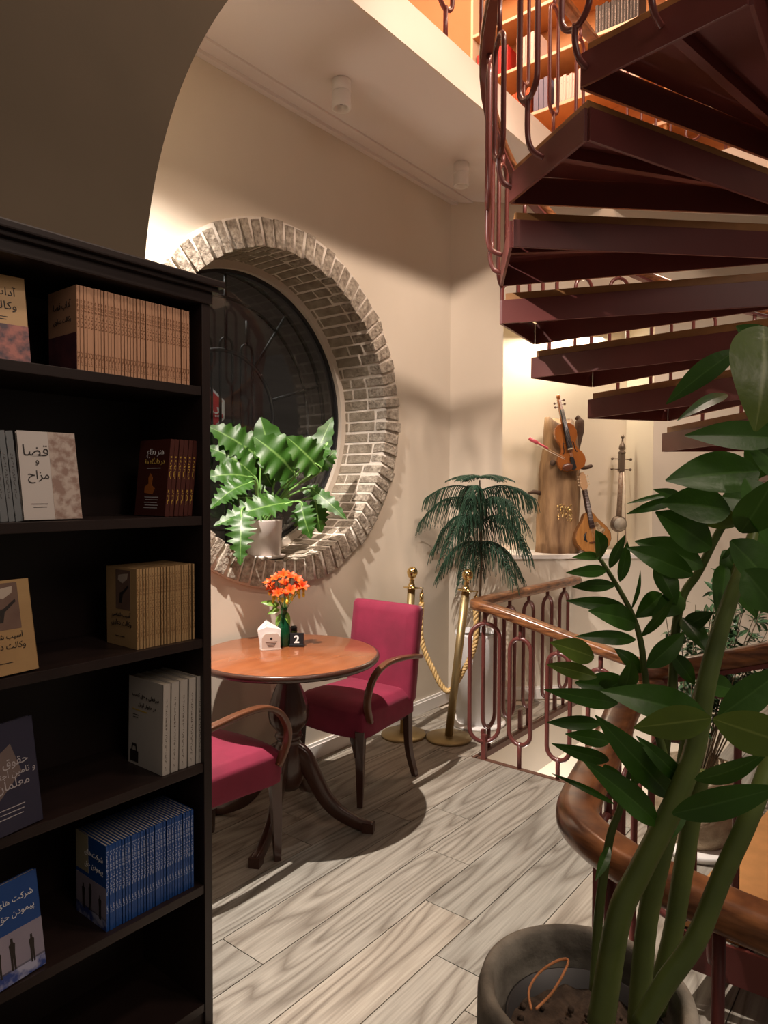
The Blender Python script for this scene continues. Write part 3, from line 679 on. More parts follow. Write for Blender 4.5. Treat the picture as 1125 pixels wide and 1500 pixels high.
# ================================================================== STANCHIONS AND ROPE
def stanchion(x, y, tx, ty, label):
    t = thing('rope_stanchion', (x, y, 0), label, 'stanchion', group='brass rope stanchions')
    b = MB(); b.lathe([(.0001, .0), (.137, 0), (.137, .010), (.133, .016), (.03, .022), (.0001, .022)], n=48); b.build('base', DULLBRASS, t)
    d = V((tx, ty, .90)); M = Matrix.Translation((0, 0, .015)) @ V((0, 0, 1)).rotation_difference(d).to_matrix().to_4x4()
    b = MB(); b.lathe([(.024, 0), (.024, .88)], n=24, M=M); b.build('pole', DULLBRASS, t)
    b = MB(); b.lathe([(.024, .88), (.026, .885), (.05, .888), (.05, .892), (.022, .896), (.020, .91), (.012, .925), (.017, .935), (.010, .945), (.024, .955), (.032, .975), (.033, .985), (.028, 1.003), (.014, 1.015), (.0001, 1.018)], n=24, M=M); b.build('finial', BRASS, t)
    b = MB(); hk = M @ V((.045, -.045, .86)); b.tube([M @ V((.035, -.035, .888)), M @ V((.05, -.05, .89)), hk], .005, 6); b.tube([hk, hk-V((0, 0, .07))], .012, 10); b.build('rope_hook', BRASS, t)
    return V((x, y, 0))+hk-V((0, 0, .06))
h1 = stanchion(3.37, 2.53, .035, -.03, 'brass rope stanchion behind the velvet armchair')
h2 = stanchion(3.497, 2.286, .05, -.085, 'brass rope stanchion in the middle, beside the tall white planter')
rp = MB(); m_ = (h1+h2)/2; A = []
ctrl = smoothpath([h1, h1+V((.0, -.0, -.22)), V((h1.x*.8+h2.x*.2, h1.y*.8+h2.y*.2, .42)), V((h1.x*.5+h2.x*.5, h1.y*.5+h2.y*.5, .28)), V((h1.x*.2+h2.x*.8, h1.y*.2+h2.y*.8, .42)), h2+V((0, 0, -.22)), h2], 22)
for ph in range(3):
    P_ = []
    for i, p in enumerate(ctrl):
        t_ = (ctrl[min(i+1, len(ctrl)-1)]-ctrl[max(i-1, 0)]).normalized(); e1 = t_.cross(V((.6, .8, .1))).normalized(); e2 = t_.cross(e1); an = i*.75+ph*2*pi/3
        P_.append(p+(e1*cos(an)+e2*sin(an))*.0085)
    rp.tube(P_, .0095, 7)
o = rp.build('rope', mat('gold_rope', (.55, .36, .13), .6, col2=(.72, .50, .22), nscale=40)); tag(o, 'gold twisted rope sagging between the two brass stanchions', 'rope')

# ================================================================== NICHE: LOG, VIOLIN, MANDOLIN, SPIKE FIDDLE
LG = mat('log_wood', (.12, .06, .026), .6, col2=(.42, .26, .13), nscale=3.2, stretch=(5, 5, 1.), bump=.9, bscale=7, contrast=.36)
lg = thing('tree_trunk_stand', MN @ V((.49, .20, NZ0)), 'upright pale tree trunk standing on the lit niche ledge, holding a violin', 'log', rz=-pi/4)
b = MB(); prof = [(0, .165, 0), (.08, .160, 0), (.25, .158, -.005), (.42, .155, .005), (.58, .15, .0), (.66, .148, .008), (.78, .135, .015), (.90, .128, .01), (.98, .12, .01)]
n = 36; vs = []; fs = []
for i, (z, r, ox) in enumerate(prof):
    for j in range(n):
        a = 2*pi*j/n; rr = r*(1+.06*noise.noise(V((cos(a)*2, sin(a)*2, z*2)))+.03*sin(a*5+z*4)); 
        x = ox+rr*cos(a); y = rr*.85*sin(a); zz = z
        if i == len(prof)-1: zz = z+.02-.10*max(0, sin(a*1.0+2.6))
        vs.append((x, y, zz))
for i in range(len(prof)-1):
    for j in range(n): fs.append((i*n+j, i*n+(j+1) % n, (i+1)*n+(j+1) % n, (i+1)*n+j))
fs += [list(range(n))[::-1], [(len(prof)-1)*n+j for j in range(n)]]
b.add(vs, fs, 0, True); b.build('trunk', LG, lg)
BARK = mat('dark_bark', (.09, .055, .035), .8, bump=.6, bscale=20)
b = MB(); b.tube(smoothpath([(.10, -.02, .70), (.13, -.05, .86), (.13, -.06, .97), (.11, -.05, 1.0)], 5), [.03]*6+[.035]*5+[.02]*5, 8); b.tube(smoothpath([(.12, 0, .66), (.18, -.03, .63), (.24, -.04, .645)], 4), [.022, .02, .018, .018, .017, .015, .015, .014, .01], 8); b.build('dark_branch', BARK, lg)
b = MB(); b.tube([(-.14, 0, .44), (-.20, -.02, .45), (-.24, -.02, .44)], [.018, .014, .008], 8); b.build('branch_stub', BARK, lg)
b = MB()
for i in range(60):
    b.sphere((-.0+random.uniform(-.055, .055), -.135+random.uniform(-.006, .004), .30+random.uniform(-.06, .06)), random.uniform(.004, .009), 6, sy=.6)
b.build('gold_flakes', BRASS, lg)
b = MB(); b.sphere((-.09, -.115, .66), .022, 10, sy=.5); b.sphere((.01, -.13, .65), .016, 10, sy=.5); b.build('knot', BARK, lg)
# violin
VI = mat('violin_varnish', (.27, .075, .014), .22, col2=(.42, .15, .03), nscale=4, coat=.5)
vn = thing('violin', MN @ V((.535, .035, NZ0+.60)), 'amber violin with black fingerboard leaning on the upright trunk', 'violin', rz=-pi/4)
VT = Matrix.Rotation(radians(-11), 4, 'Y') @ Matrix.Rotation(radians(-6), 4, 'X')
half = [(0, 0), (.05, .002), (.085, .02), (.103, .055), (.104, .09), (.09, .125), (.066, .15), (.056, .175), (.058, .205), (.07, .225), (.08, .25), (.083, .285), (.07, .325), (.04, .348), (0, .355)]
out = [(x, z) for x, z in half]+[(-x, z) for x, z in half[::-1][1:-1]]
b = MB(); b.prism(out, -.018, .018, 'xz', M=VT)
b.build('body', VI, vn, bevel=.004)
b = MB()
for s_ in (-1, 1):
    b.tube([VT @ V((s_*x, -.0195, z)) for x, z in ((.030, .205), (.036, .212), (.040, .200), (.040, .165), (.046, .138), (.052, .132), (.056, .14))], .003, 6)
b.build('sound_hole', BLACK, vn)
b = MB(); b.prism([(-.021, .155), (.021, .155), (.012, .45), (-.012, .45)], -.040, -.028, 'xz', M=VT); b.build('fingerboard', BLACK, vn)
b = MB(); b.prism([(-.014, .33), (.014, .33), (.012, .46), (-.012, .46)], -.028, .0, 'xz', M=VT); b.prism([(-.012, .46), (.012, .46), (.010, .53), (-.010, .53)], -.03, -.005, 'xz', M=VT); b.sphere((0, -.02, .545), .019, 12, sx=.8, M=VT); b.build('neck', VI, vn)
b = MB()
for s_, z in ((-1, .475), (1, .487), (-1, .503), (1, .515)):
    b.tube([VT @ V((0, -.018, z)), VT @ V((s_*.03, -.018, z))], .003, 6); b.sphere((s_*.037, -.018, z), .009, 8, sy=.5, M=VT)
b.build('tuning_peg', mat('peg_wood', (.10, .04, .02), .3), vn)
b = MB(); b.prism([(-.012, .10), (.012, .10), (.020, .02), (.006, .008), (-.006, .008), (-.020, .02)][::1], -.030, -.022, 'xz', M=VT); b.build('tailpiece', BLACK, vn)
b = MB(); b.prism([(-.021, .155), (.021, .155), (.018, .163), (-.018, .163)], -.045, -.018, 'xz', M=VT); 
b.build('bridge', mat('maple', (.75, .6, .4), .5), vn)
b = MB(); [b.tube([VT @ V((x*.5, -.042, .52)), VT @ V((x, -.048, .16)), VT @ V((x*.7, -.032, .09))], .0008, 4) for x in (-.012, -.004, .004, .012)]; b.build('strings', mat('steel', (.6, .6, .6), .3, 1.), vn)
b = MB(); b.sphere((-.045, -.03, .035), .035, 14, sx=1.2, sy=.3, sz=.8, M=VT); b.build('chin_rest', mat('rosewood', (.12, .04, .02), .3, coat=.3), vn)
# bow with pink end
bw = thing('violin_bow', MN @ V((.43, -.07, NZ0+.69)), 'violin bow with a pink frog end crossing in front of the upright trunk', 'bow', rz=-pi/4)
b = MB(); b.tube([(0, 0, 0), (-.25, .01, .128)], .0035, 8); b.build('stick', mat('bow_stick', (.55, .35, .2), .4), bw)
b = MB(); b.tube([(-.12, .004, .064), (-.20, .008, .106)], .007, 8); b.tube([(-.195, .008, .102), (-.255, .01, .134)], .013, 10); b.build('pink_frog', mat('pink', (.75, .12, .16), .4), bw)
b = MB(); b.tube([(0, -.004, -.012), (-.2, .004, .088)], .0018, 5); b.build('hair', mat('horsehair', (.85, .78, .65), .7), bw)
# mandolin
md = thing('mandolin', MN @ V((.700, .010, NZ0+.001)), 'teardrop mandolin with slim fretted neck leaning right of the upright trunk', 'mandolin', rz=-pi/4)
MT = Matrix.Rotation(radians(-8), 4, 'Y') @ Matrix.Rotation(radians(-9), 4, 'X')
half = [(0, 0), (.06, .008), (.11, .04), (.138, .09), (.142, .135), (.125, .18), (.095, .22), (.06, .26), (.038, .30), (.022, .315)]
out = [(x, z+.005) for x, z in half]+[(-x, z+.005) for x, z in half[::-1][:-1]]
b = MB(); b.prism(out, -.02, .045, 'xz', M=MT); b.build('body', mat('mandolin_side', (.20, .08, .02), .3, coat=.4), md, bevel=.006)
b = MB(); o2 = [(x*.955, (z-.15)*.965+.15) for x, z in out]; b.prism(o2, -.0225, -.0195, 'xz', M=MT); b.build('soundboard', mat('mandolin_top', (.34, .14, .035), .28, col2=(.48, .23, .07), nscale=7, stretch=(8, 1, 1), coat=.4), md)
b = MB(); b.tube([MT @ V((x, -.023, z)) for x, z in ((-.055, .10), (-.068, .12), (-.066, .15), (-.045, .175))], [.004, .010, .009, .003], 8); b.build('sound_hole', BLACK, md)
b = MB(); b.prism([(.02, .235), (.05, .24), (.075, .20), (.10, .17), (.07, .13), (.04, .12), (.03, .17)], -.0245, -.0225, 'xz', M=MT); b.build('pickguard', mat('pearl', (.55, .45, .30), .3, col2=(.2, .12, .06), nscale=40, contrast=.2), md)
b = MB(); b.prism([(-.019, .20), (.019, .20), (.014, .49), (-.014, .49)], -.036, -.024, 'xz', M=MT); b.prism([(-.017, .30), (.017, .30), (.014, .49), (-.014, .49)], -.024, .0, 'xz', M=MT); b.build('neck', mat('ebony', (.045, .025, .02), .35), md)
b = MB(); [b.box((-.016, -.0372, .22+i*.021), (.016, -.0355, .2215+i*.021), M=MT) for i in range(13)]; b.build('frets', MATS['steel'], md)
b = MB(); b.prism([(-.015, .49), (.015, .49), (.030, .52), (.026, .60), (.012, .625), (-.012, .625), (-.026, .60), (-.030, .52)], -.028, -.012, 'xz', M=MT); b.build('headstock', mat('headstock_wood', (.55, .34, .18), .4), md)
b = MB()
for i in range(4):
    for s_ in (-1, 1): b.tube([MT @ V((s_*.02, -.03, .53+i*.022)), MT @ V((s_*.036, -.03, .53+i*.022))], .002, 5); b.sphere((s_*.041, -.03, .53+i*.022), .006, 8, M=MT)
b.build('tuning_peg', MATS['maple'], md)
b = MB(); [b.tube([MT @ V((x*.6, -.038, .50)), MT @ V((x, -.034, .09)), MT @ V((x, -.024, .01))], .0007, 4) for x in (-.012, -.004, .004, .012)]; b.build('strings', MATS['steel'], md)
b = MB(); b.box((-.04, -.033, .088), (.04, -.0225, .096), M=MT); b.build('bridge', MATS['rosewood'], md)
# spike fiddle and its bow
kf = thing('spike_fiddle', MN @ V((.985, .27, NZ0+.003)), 'slender metal spike fiddle with round drum body standing in the right of the niche', 'spike fiddle', rz=-pi/4)
KM = mat('pewter', (.16, .12, .09), .4, .6); KW = mat('inlaid_wood', (.22, .13, .08), .4, col2=(.42, .33, .25), nscale=60)
KT = Matrix.Rotation(radians(2), 4, 'Y')
b = MB(); b.lathe([(.004, 0), (.005, .16)], n=10, M=KT); b.build('spike', KM, kf)
b = MB(); b.lathe([(.0001, -.03), (.055, -.03), (.070, -.018), (.075, 0), (.070, .02), (.05, .04), (.0001, .05)], n=32, M=KT @ Matrix.Translation((0, 0, .235)) @ Matrix.Rotation(pi/2, 4, 'X') @ Matrix.Scale(-1, 4, V((0, 0, 1)))); b.build('drum_body', KM, kf)
b = MB(); b.lathe([(.0001, 0), (.056, 0), (.058, .004), (.0001, .005)], n=32, M=KT @ Matrix.Translation((0, -.035, .235)) @ Matrix.Rotation(pi/2, 4, 'X')); b.build('skin', mat('fiddle_skin', (.42, .38, .31), .6, col2=(.3, .27, .22), nscale=25, contrast=.3), kf)
b = MB(); b.lathe([(.024, .30), (.020, .55), (.017, .72)], n=14, M=KT); b.build('neck', KW, kf)
b = MB(); b.box((-.022, -.022, .70), (.022, .022, .86), M=KT); b.build('pegbox', KM, kf, bevel=.003)
b = MB(); b.lathe([(.030, .86), (.034, .87), (.018, .885), (.030, .905), (.026, .93), (.010, .96), (.007, .99), (.014, .997), (.016, 1.01), (.007, 1.025), (.0001, 1.03)], n=18, M=KT); b.build('finial', KM, kf)
for z in (.72, .81):
    for s_ in (-1, 1): b = MB(); b.tube([KT @ V((s_*.018, 0, z)), KT @ V((s_*.078, 0, z+.0))], .005, 6); b.sphere((s_*.085, 0, z), .013, 10, M=KT); b.build('tuning_peg', KM, kf)
kb = thing('fiddle_bow', MN @ V((1.075, .33, NZ0+.002)), 'thin brown fiddle bow leaning in the right corner of the niche', 'bow', rz=-pi/4)
b = MB(); b.tube([(-.02, -.06, 0), (-.015, -.02, .35), (.005, .05, .68)], .0045, 8); b.build('stick', KW, kb); b = MB(); b.tube([(-.03, -.065, .02), (-.01, .02, .62)], .0016, 5); b.build('hair', MATS['horsehair'], kb)
kf.scale = (.86, .86, .86); md.scale = (.96, .96, .96)

# ================================================================== WHITE PLANTER WITH NORFOLK PINE
pl = thing('tall_planter', (3.86, 2.30, 0), 'tall white cylindrical planter in the wall corner behind the stanchion', 'planter')
b = MB(); b.lathe([(.0001, .0), (.175, 0), (.178, .012), (.165, .020), (.0001, .02)], n=48); b.build('saucer', WHITE, pl)
b = MB(); b.lathe([(.0001, .02), (.138, .02), (.145, .56), (.15, .575), (.15, .59), (.138, .59), (.136, .545), (.0001, .54)], n=48); b.build('pot', mat('white_glaze', (.85, .85, .86), .3, coat=.3), pl)
SOIL = mat('soil', (.03, .02, .013), .95, col2=(.11, .075, .05), nscale=60, bump=.8, bscale=60)
b = MB(); b.lathe([(.0001, .562), (.136, .556), (.136, .54)], n=32); b.build('soil', SOIL, pl)
pine = thing('norfolk_pine', (3.86, 2.30, .56), 'dark green norfolk pine with drooping tiers of needles in the tall white planter', 'plant')
PNEED = mat('pine_needles', (.010, .038, .020), .55, col2=(.020, .068, .034), nscale=20)
b = MB(); b.tube([(0, 0, 0), (.01, -.01, .5), (.0, 0, 1.0)], [.010, .008, .004], 8); b.build('trunk', mat('pine_bark', (.16, .11, .07), .8), pine)
random.seed(11)
def tri_strand(mb, pts, r0, r1):
    n = len(pts); vs = []; fs = []
    for i, p in enumerate(pts):
        t = (pts[min(i+1, n-1)]-pts[max(i-1, 0)]).normalized(); a = t.cross(V((.3, .9, .2))).normalized(); c = t.cross(a); r = r0+(r1-r0)*i/(n-1)
        for k in range(3): vs.append(p+(a*cos(2.094*k)+c*sin(2.094*k))*r)
    for i in range(n-1):
        for k in range(3): fs.append((i*3+k, i*3+(k+1) % 3, (i+1)*3+(k+1) % 3, (i+1)*3+k))
    mb.add(vs, fs, 0, False)
for (z, L_, nb_, drop, rise, bl) in ((1.02, .21, 6, .03, .01, .055), (.93, .36, 5, .05, .03, .17), (.84, .38, 5, .12, .05, .20), (.72, .35, 5, .20, .06, .20), (.60, .28, 5, .24, .02, .17)):
    for k in range(nb_):
        a = 2*pi*k/nb_+random.uniform(-.2, .2)+z; L2 = L_*random.uniform(.85, 1.08)
        d = V((cos(a), sin(a), 0)); sd = V((-sin(a), cos(a), 0)); mb = MB(); pts = []
        for i in range(12):
            t = i/11; pts.append(V((0, 0, z))+d*(L2*t)+V((0, 0, rise*sin(pi*t)*1.5-drop*t*t)))
        tri_strand(mb, pts, .006, .003)
        for i in range(1, 31):
            t = i/31; p = pts[min(11, int(t*11))].lerp(pts[min(11, int(t*11)+1)], t*11-int(t*11))
            for s_ in (-1, 1):
                ll = bl*(.55+.45*sin(pi*min(1, t*1.1)))*random.uniform(.8, 1.1); o_ = sd*s_
                wv = random.uniform(.3, .7) if z < 1 else 1.5; dk = 1. if z < 1 else .35; q = [p+(o_*wv*(u-.35*u*u)+d*.42*u)*ll+V((0, 0, -ll*dk*u*u+.06*ll*sin(3.1*u))) for u in (0, .2, .4, .6, .8, 1)]
                tri_strand(mb, q, .0036, .0016)
        mb.build('branch', PNEED, pine)

# ================================================================== POTTED PHILODENDRON IN THE WINDOW
pcx, pcy, pcz = 2.545, 2.86, 1.128
ph = thing('plant_pot', (pcx, pcy, pcz), 'pinkish white round plant pot with saucer standing in the round window', 'pot')
CER = mat('pale_ceramic', (.62, .55, .50), .5, col2=(.70, .63, .58), nscale=6)
b = MB(); b.lathe([(.0001, 0), (.105, 0), (.118, .012), (.112, .016), (.0001, .012)], n=40); b.build('saucer', CER, ph)
b = MB(); b.lathe([(.0001, .014), (.088, .014), (.098, .20), (.100, .205), (.090, .205), (.088, .18), (.0001, .178)], n=40); b.build('pot', CER, ph)
b = MB(); b.lathe([(.0001, .192), (.089, .186), (.089, .17)], n=30); b.build('soil', SOIL, ph)
phi = thing('philodendron', (pcx, pcy, pcz+.19), 'bright green philodendron with large ragged leaves in the round window', 'plant')
PHL = leafmat('philodendron_leaf', (.035, .115, .012), (.16, .30, .07), .42, .2); PST = mat('philodendron_stalk', (.18, .36, .09), .45)
def wleaf(bp, tp, wd, stalk0, nrm, lobes=9, dp=.45, bow=.10):
    b = MB(); leaf_mesh(b, bp, tp, wd, nrm, bow, .12, 34, lobes, dp, .75); lo = b.build('leaf', PHL, phi, world=True)
    b = MB(); b.tube(smoothpath([stalk0, stalk0.lerp(bp, .5)+V((0, 0, .03)), bp, bp.lerp(tp, .3)+nrm.normalized()*.0], 5), .0055, 6); b.build('stalk', PST, phi, world=True)
c0 = V((pcx, pcy, pcz+.20))
WL = [  # base px, tip px, width px, distance of base and tip, lobes
 ((405, 690), (382, 612), 62, 3.80, 3.85, 5, .15), ((432, 695), (372, 640), 75, 3.72, 3.6, 7, .2), ((470, 690), (420, 640), 62, 3.65, 3.55, 7, .2), ((450, 700), (487, 612), 40, 3.85, 3.95, 6, .2),
 ((380, 670), (305, 625), 60, 3.8, 3.7, 8, .3), ((375, 700), (305, 655), 60, 3.75, 3.7, 9, .35), ((372, 705), (308, 745), 46, 3.6, 3.45, 10, .45), ((430, 735), (315, 770), 56, 3.55, 3.35, 11, .5),
 ((372, 700), (300, 700), 50, 3.7, 3.55, 9, .4), ((355, 745), (352, 826), 48, 3.38, 3.25, 9, .55), ((440, 735), (455, 788), 42, 3.65, 3.6, 8, .4), ((455, 715), (507, 760), 26, 3.7, 3.62, 7, .3),
 ((462, 730), (470, 780), 36, 3.75, 3.75, 7, .3), ((478, 650), (468, 682), 26, 3.8, 3.75, 5, .25), ((420, 720), (425, 668), 34, 3.85, 3.9, 6, .3), ((445, 715), (480, 735), 30, 3.8, 3.75, 7, .3),
 ((390, 720), (330, 700), 34, 3.85, 3.95, 8, .4), ((400, 715), (345, 640), 46, 3.95, 4.0, 7, .3), ((410, 740), (380, 725), 30, 3.6, 3.5, 7, .4), ((462, 690), (492, 660), 34, 3.85, 3.9, 6, .3), ((370, 730), (318, 730), 40, 3.7, 3.6, 9, .45)]
for (bp, tp, wd, d0, d1, lb, dp) in WL:
    B0 = at(*bp, min(d0, 3.93)); T0 = at(*tp, min(d1, 3.95)); nr = (-cF*.9+V((0, 0, .6))+cR*random.uniform(-.3, .3)).normalized()
    wleaf(B0, T0, wd*d0/FPX, c0+V((random.uniform(-.03, .03), random.uniform(-.03, .03), 0)), nr, lb, dp, random.uniform(.04, .14))

# ================================================================== BUSHY PLANT BEHIND THE GUARD RAIL
bx, by = 3.10, .78
bp_ = thing('plant_pot', (bx, by, 0), 'rough beige round pot on a white saucer beside the first stair tread', 'pot')
b = MB(); b.lathe([(.0001, 0), (.165, 0), (.185, .03), (.175, .036), (.0001, .03)], n=40); b.build('saucer', WHITE, bp_)
b = MB(); b.lathe([(.0001, .035), (.12, .035), (.16, .10), (.178, .18), (.172, .27), (.160, .31), (.166, .325), (.160, .34), (.148, .34), (.146, .30), (.0001, .29)], n=40); b.build('pot', mat('rough_stoneware', (.42, .33, .22), .85, col2=(.25, .18, .11), nscale=30, bump=.7, bscale=50), bp_)
b = MB(); b.sweep([(.163*cos(2*pi*i/60), .163*sin(2*pi*i/60), .325+.006*sin(i*2.1)) for i in range(60)], rrect(.014, .022, .006, 2), True); b.build('woven_rim', mat('straw', (.5, .42, .3), .8), bp_)
bs = thing('bushy_plant', (bx, by, .30), 'bushy small leaved plant growing in the rough beige pot behind the handrail', 'plant')
SML = leafmat('small_leaf', (.05, .11, .045), (.10, .2, .07), .4, .2)
b = MB(); random.seed(5); lf = MB()
for i in range(34):
    a = random.uniform(0, 6.28); rr = random.uniform(.05, .30); h_ = random.uniform(.30, .92)
    tip = V((bx+.1+rr*cos(a), by-.1+rr*sin(a), .3+h_)); p0 = V((bx+.04*cos(a), by+.04*sin(a), .3)); pth = smoothpath([p0, p0.lerp(tip, .5)+V((0, 0, .05)), tip], 5); b.tube(pth, [.004-.0025*k/(len(pth)-1) for k in range(len(pth))], 5)
    for k in range(22):
        t = random.uniform(.4, 1); q = pth[int(t*(len(pth)-1))]; d = V((random.uniform(-1, 1), random.uniform(-1, 1), random.uniform(-.5, .6))).normalized()
        leaf_mesh(lf, q, q+d*random.uniform(.045, .075), .022, V((random.uniform(-.5, .5), random.uniform(-.5, .5), 1)), .1, .2, 4)
b.build('branches', mat('twig', (.12, .09, .05), .8), bs, world=True); lf.build('foliage', SML, bs, world=True)

# ================================================================== FOREGROUND PLANT
gx, gy, gz = .925, .375, .80
pt = thing('stone_planter', (gx, gy, 0), 'weathered grey round stone planter in the near right corner', 'planter')
STONE = mat('weathered_stone', (.12, .11, .09), .85, col2=(.36, .34, .285), nscale=12, bump=.5, bscale=25, contrast=.35)
b = MB(); b.lathe([(.0001, 0), (.115, 0), (.135, .30), (.146, .62), (.150, .70), (.1495, .785), (.144, .803), (.136, .806), (.128, .800), (.124, .77), (.120, .70), (.0001, .69)], n=72, flute=lambda a, z: .01*noise.noise(V((cos(a)*2, sin(a)*2, z*4)))); b.build('pot', STONE, pt)
b = MB(); b.lathe([(.108, .70), (.110, .755), (.105, .757), (.103, .71), (.0001, .70)], n=48); b.build('inner_pot', mat('inner_plastic', (.03, .03, .03), .5), pt)
b = MB(); n = 26; vs = []; fs = []
for i in range(n+1):
    for j in range(n+1):
        x = (i/n*2-1)*.103; y = (j/n*2-1)*.103; r = sqrt(x*x+y*y)
        if r > .103: x *= .103/r; y *= .103/r
        vs.append((x, y, .728+.012*noise.noise(V((x*40, y*40, 0)))))
for i in range(n):
    for j in range(n): fs.append((i*(n+1)+j, (i+1)*(n+1)+j, (i+1)*(n+1)+j+1, i*(n+1)+j+1))
b.add(vs, fs, 0, True)
for i in range(70):
    a = random.uniform(0, 6.28); r = random.uniform(0, .095); b.sphere((r*cos(a), r*sin(a), .733), random.uniform(.002, .006), 6)
b.build('soil', SOIL, pt)
tw = MB(); P_ = [at(778, 1478, .80), at(775, 1450, .84), at(790, 1425, .87), at(815, 1408, .90), at(832, 1406, .91), at(826, 1425, .88), at(808, 1455, .84), at(785, 1478, .81)]
tw.tube(smoothpath(P_, 6), .0016, 6); o = tw.build('garden_twine', mat('orange_twine', (.62, .26, .10), .6)); tag(o, 'loop of orange twine lying in the grey stone planter', 'twine')
zz_ = thing('foreground_plant', (gx, gy, .73), 'large glossy dark green plant with thick stems and pointed oval leaves in the stone planter', 'plant')
ZL = leafmat('glossy_leaf', (.045, .135, .013), (.07, .17, .03), .33, .2); ZS = mat('thick_stem', (.16, .22, .05), .4, col2=(.085, .13, .032), nscale=12)
YL = leafmat('young_leaf', (.12, .20, .025), (.2, .28, .06), .3, .3)
STEMS = [  # (px, py, distance) list, radius px
 ([(880, 1500, .86), (906, 1346, .86), (937, 1277, .86), (988, 1176, .86), (1018, 1095, .87), (1035, 1000, .88), (1062, 900, .9), (1088, 830, .92), (1110, 760, .94)], [20, 18, 17, 16, 15, 14, 12, 10, 6]),
 ([(935, 1500, .93), (948, 1350, .93), (975, 1230, .93), (1000, 1140, .94), (1015, 1060, .95), (1040, 980, .96), (1066, 880, .97), (1095, 800, .98)], [16, 15, 14, 13, 13, 12, 11, 8]),
 ([(870, 1450, .95), (878, 1330, .95), (893, 1230, .95), (908, 1185, .95), (925, 1120, .95)], [7, 7, 6, 5, 3]),
 ([(940, 1500, .80), (975, 1440, .80), (1019, 1377, .80), (1055, 1290, .80), (1098, 1195, .80), (1130, 1110, .82), (1160, 1020, .84)], [15, 15, 15, 14, 14, 13, 11]),
 ([(960, 1480, .99), (985, 1370, .99), (1003, 1260, .99), (1014, 1195, .99), (1030, 1130, .98)], [15, 14, 14, 13, 10]),
 ([(990, 1170, .92), (968, 1090, .94), (948, 1010, .96), (939, 942, .97), (926, 900, .98), (905, 860, .99), (878, 817, 1.0)], [7, 6, 5, 4.5, 4, 3.5, 3]),
 ([(972, 1110, .97), (985, 1000, .98), (990, 920, .99), (1002, 870, 1.), (1023, 838, 1.), (1058, 771, 1.0), (1111, 695, 1.02)], [8, 7, 6.5, 6, 6, 5.5, 5]),
]
for P_, rr in STEMS:
    b = MB(); pp = smoothpath([at(*q) for q in P_], 6); n = len(pp); rad = []
    for i in range(n):
        u = i/(n-1)*(len(rr)-1); k = min(int(u), len(rr)-2); rad.append((rr[k]+(rr[k+1]-rr[k])*(u-k))*P_[k][2]/FPX)
    b.tube(pp, rad, 14); b.build('stem', ZS, zz_, world=True)
LV = [  # base, tip, width px, distance
 ((878, 815), (838, 817), 13, .99), ((880, 818), (872, 777), 30, 1.0), ((893, 832), (916, 783), 14, .99), ((908, 852), (919, 793), 18, .98), ((889, 835), (829, 839), 17, .98), ((902, 857), (838, 860), 18, .97), ((916, 889), (829, 880), 20, .97), ((932, 914), (862, 895), 34, .97), ((931, 937), (843, 932), 20, .95), ((940, 932), (988, 874), 17, .95),
 ((925, 892), (938, 835), 7, .98), ((948, 978), (1003, 926), 30, .94), ((870, 963), (806, 941), 32, .90), ((874, 992), (801, 973), 23, .90), ((925, 1012), (842, 1000), 40, .95), ((905, 1030), (797, 1010), 24, .92), ((880, 1060), (801, 1058), 20, .92), ((893, 1086), (828, 1075), 22, .93), ((892, 1114), (808, 1089), 20, .90),
 ((985, 1170), (872, 1048), 40, .90), ((965, 1208), (855, 1115), 38, .86), ((900, 1178), (808, 1133), 9, .9), ((1040, 1056), (880, 1012), 52, .80), ((1042, 1052), (928, 1066), 46, .66), ((1045, 1053), (1165, 1092), 58, .66), ((1052, 1050), (1150, 978), 48, .74), ((985, 1192), (1145, 1152), 42, .74), ((1018, 1142), (1125, 1102), 30, .80),
 ((1003, 1148), (932, 1078), 24, .88), ((1015, 842), (918, 802), 36, .93), ((1030, 830), (930, 793), 46, .98), ((960, 828), (991, 886), 36, .99), ((1042, 802), (960, 750), 54, .97), ((1070, 748), (968, 737), 56, .95), ((1000, 730), (918, 753), 16, .99), ((985, 723), (918, 738), 7, .99), ((1000, 732), (957, 717), 16, .99), ((1112, 690), (975, 704), 62, .93),
 ((1145, 642), (1003, 638), 42, .90), ((1118, 478), (1106, 632), 96, .55), ((1020, 760), (1110, 745), 40, 1.0), ((1080, 512), (976, 592), 34, .62), ((1066, 578), (992, 616), 18, .62), ((1140, 545), (1078, 478), 66, .60), ((1092, 700), (1140, 812), 66, .85), ((1070, 792), (1138, 868), 64, .88), ((1058, 728), (1120, 745), 50, .99), ((1060, 806), (1108, 905), 52, 1.0), ((1062, 828), (1050, 905), 42, .98), ((1000, 920), (1045, 897), 24, .99), ((998, 905), (1037, 957), 32, .99),
 ((985, 958), (1018, 1003), 24, .97), ((1090, 835), (1140, 900), 60, .84), ((1085, 780), (1135, 700), 50, .84), ((1105, 770), (1150, 820), 66, .95), ((970, 870), (930, 905), 30, 1.0), ((1000, 870), (955, 905), 34, 1.0), ((1095, 650), (1150, 700), 60, .9), ((940, 985), (900, 950), 22, .97), ((915, 1010), (925, 965), 26, .95), ((905, 1000), (875, 1020), 30, .93),
 ((1000, 1165), (960, 1240), 34, .9), ((955, 1100), (925, 1150), 30, .93), ((1030, 1000), (1075, 1010), 30, .95), ((1100, 600), (1160, 560), 70, .7), ((1060, 850), (1085, 790), 40, 1.0), ((1110, 700), (1130, 600), 50, .98), ((893, 1240), (872, 1290), 14, .93), ((885, 1120), (915, 1180), 30, .93)]
random.seed(21)
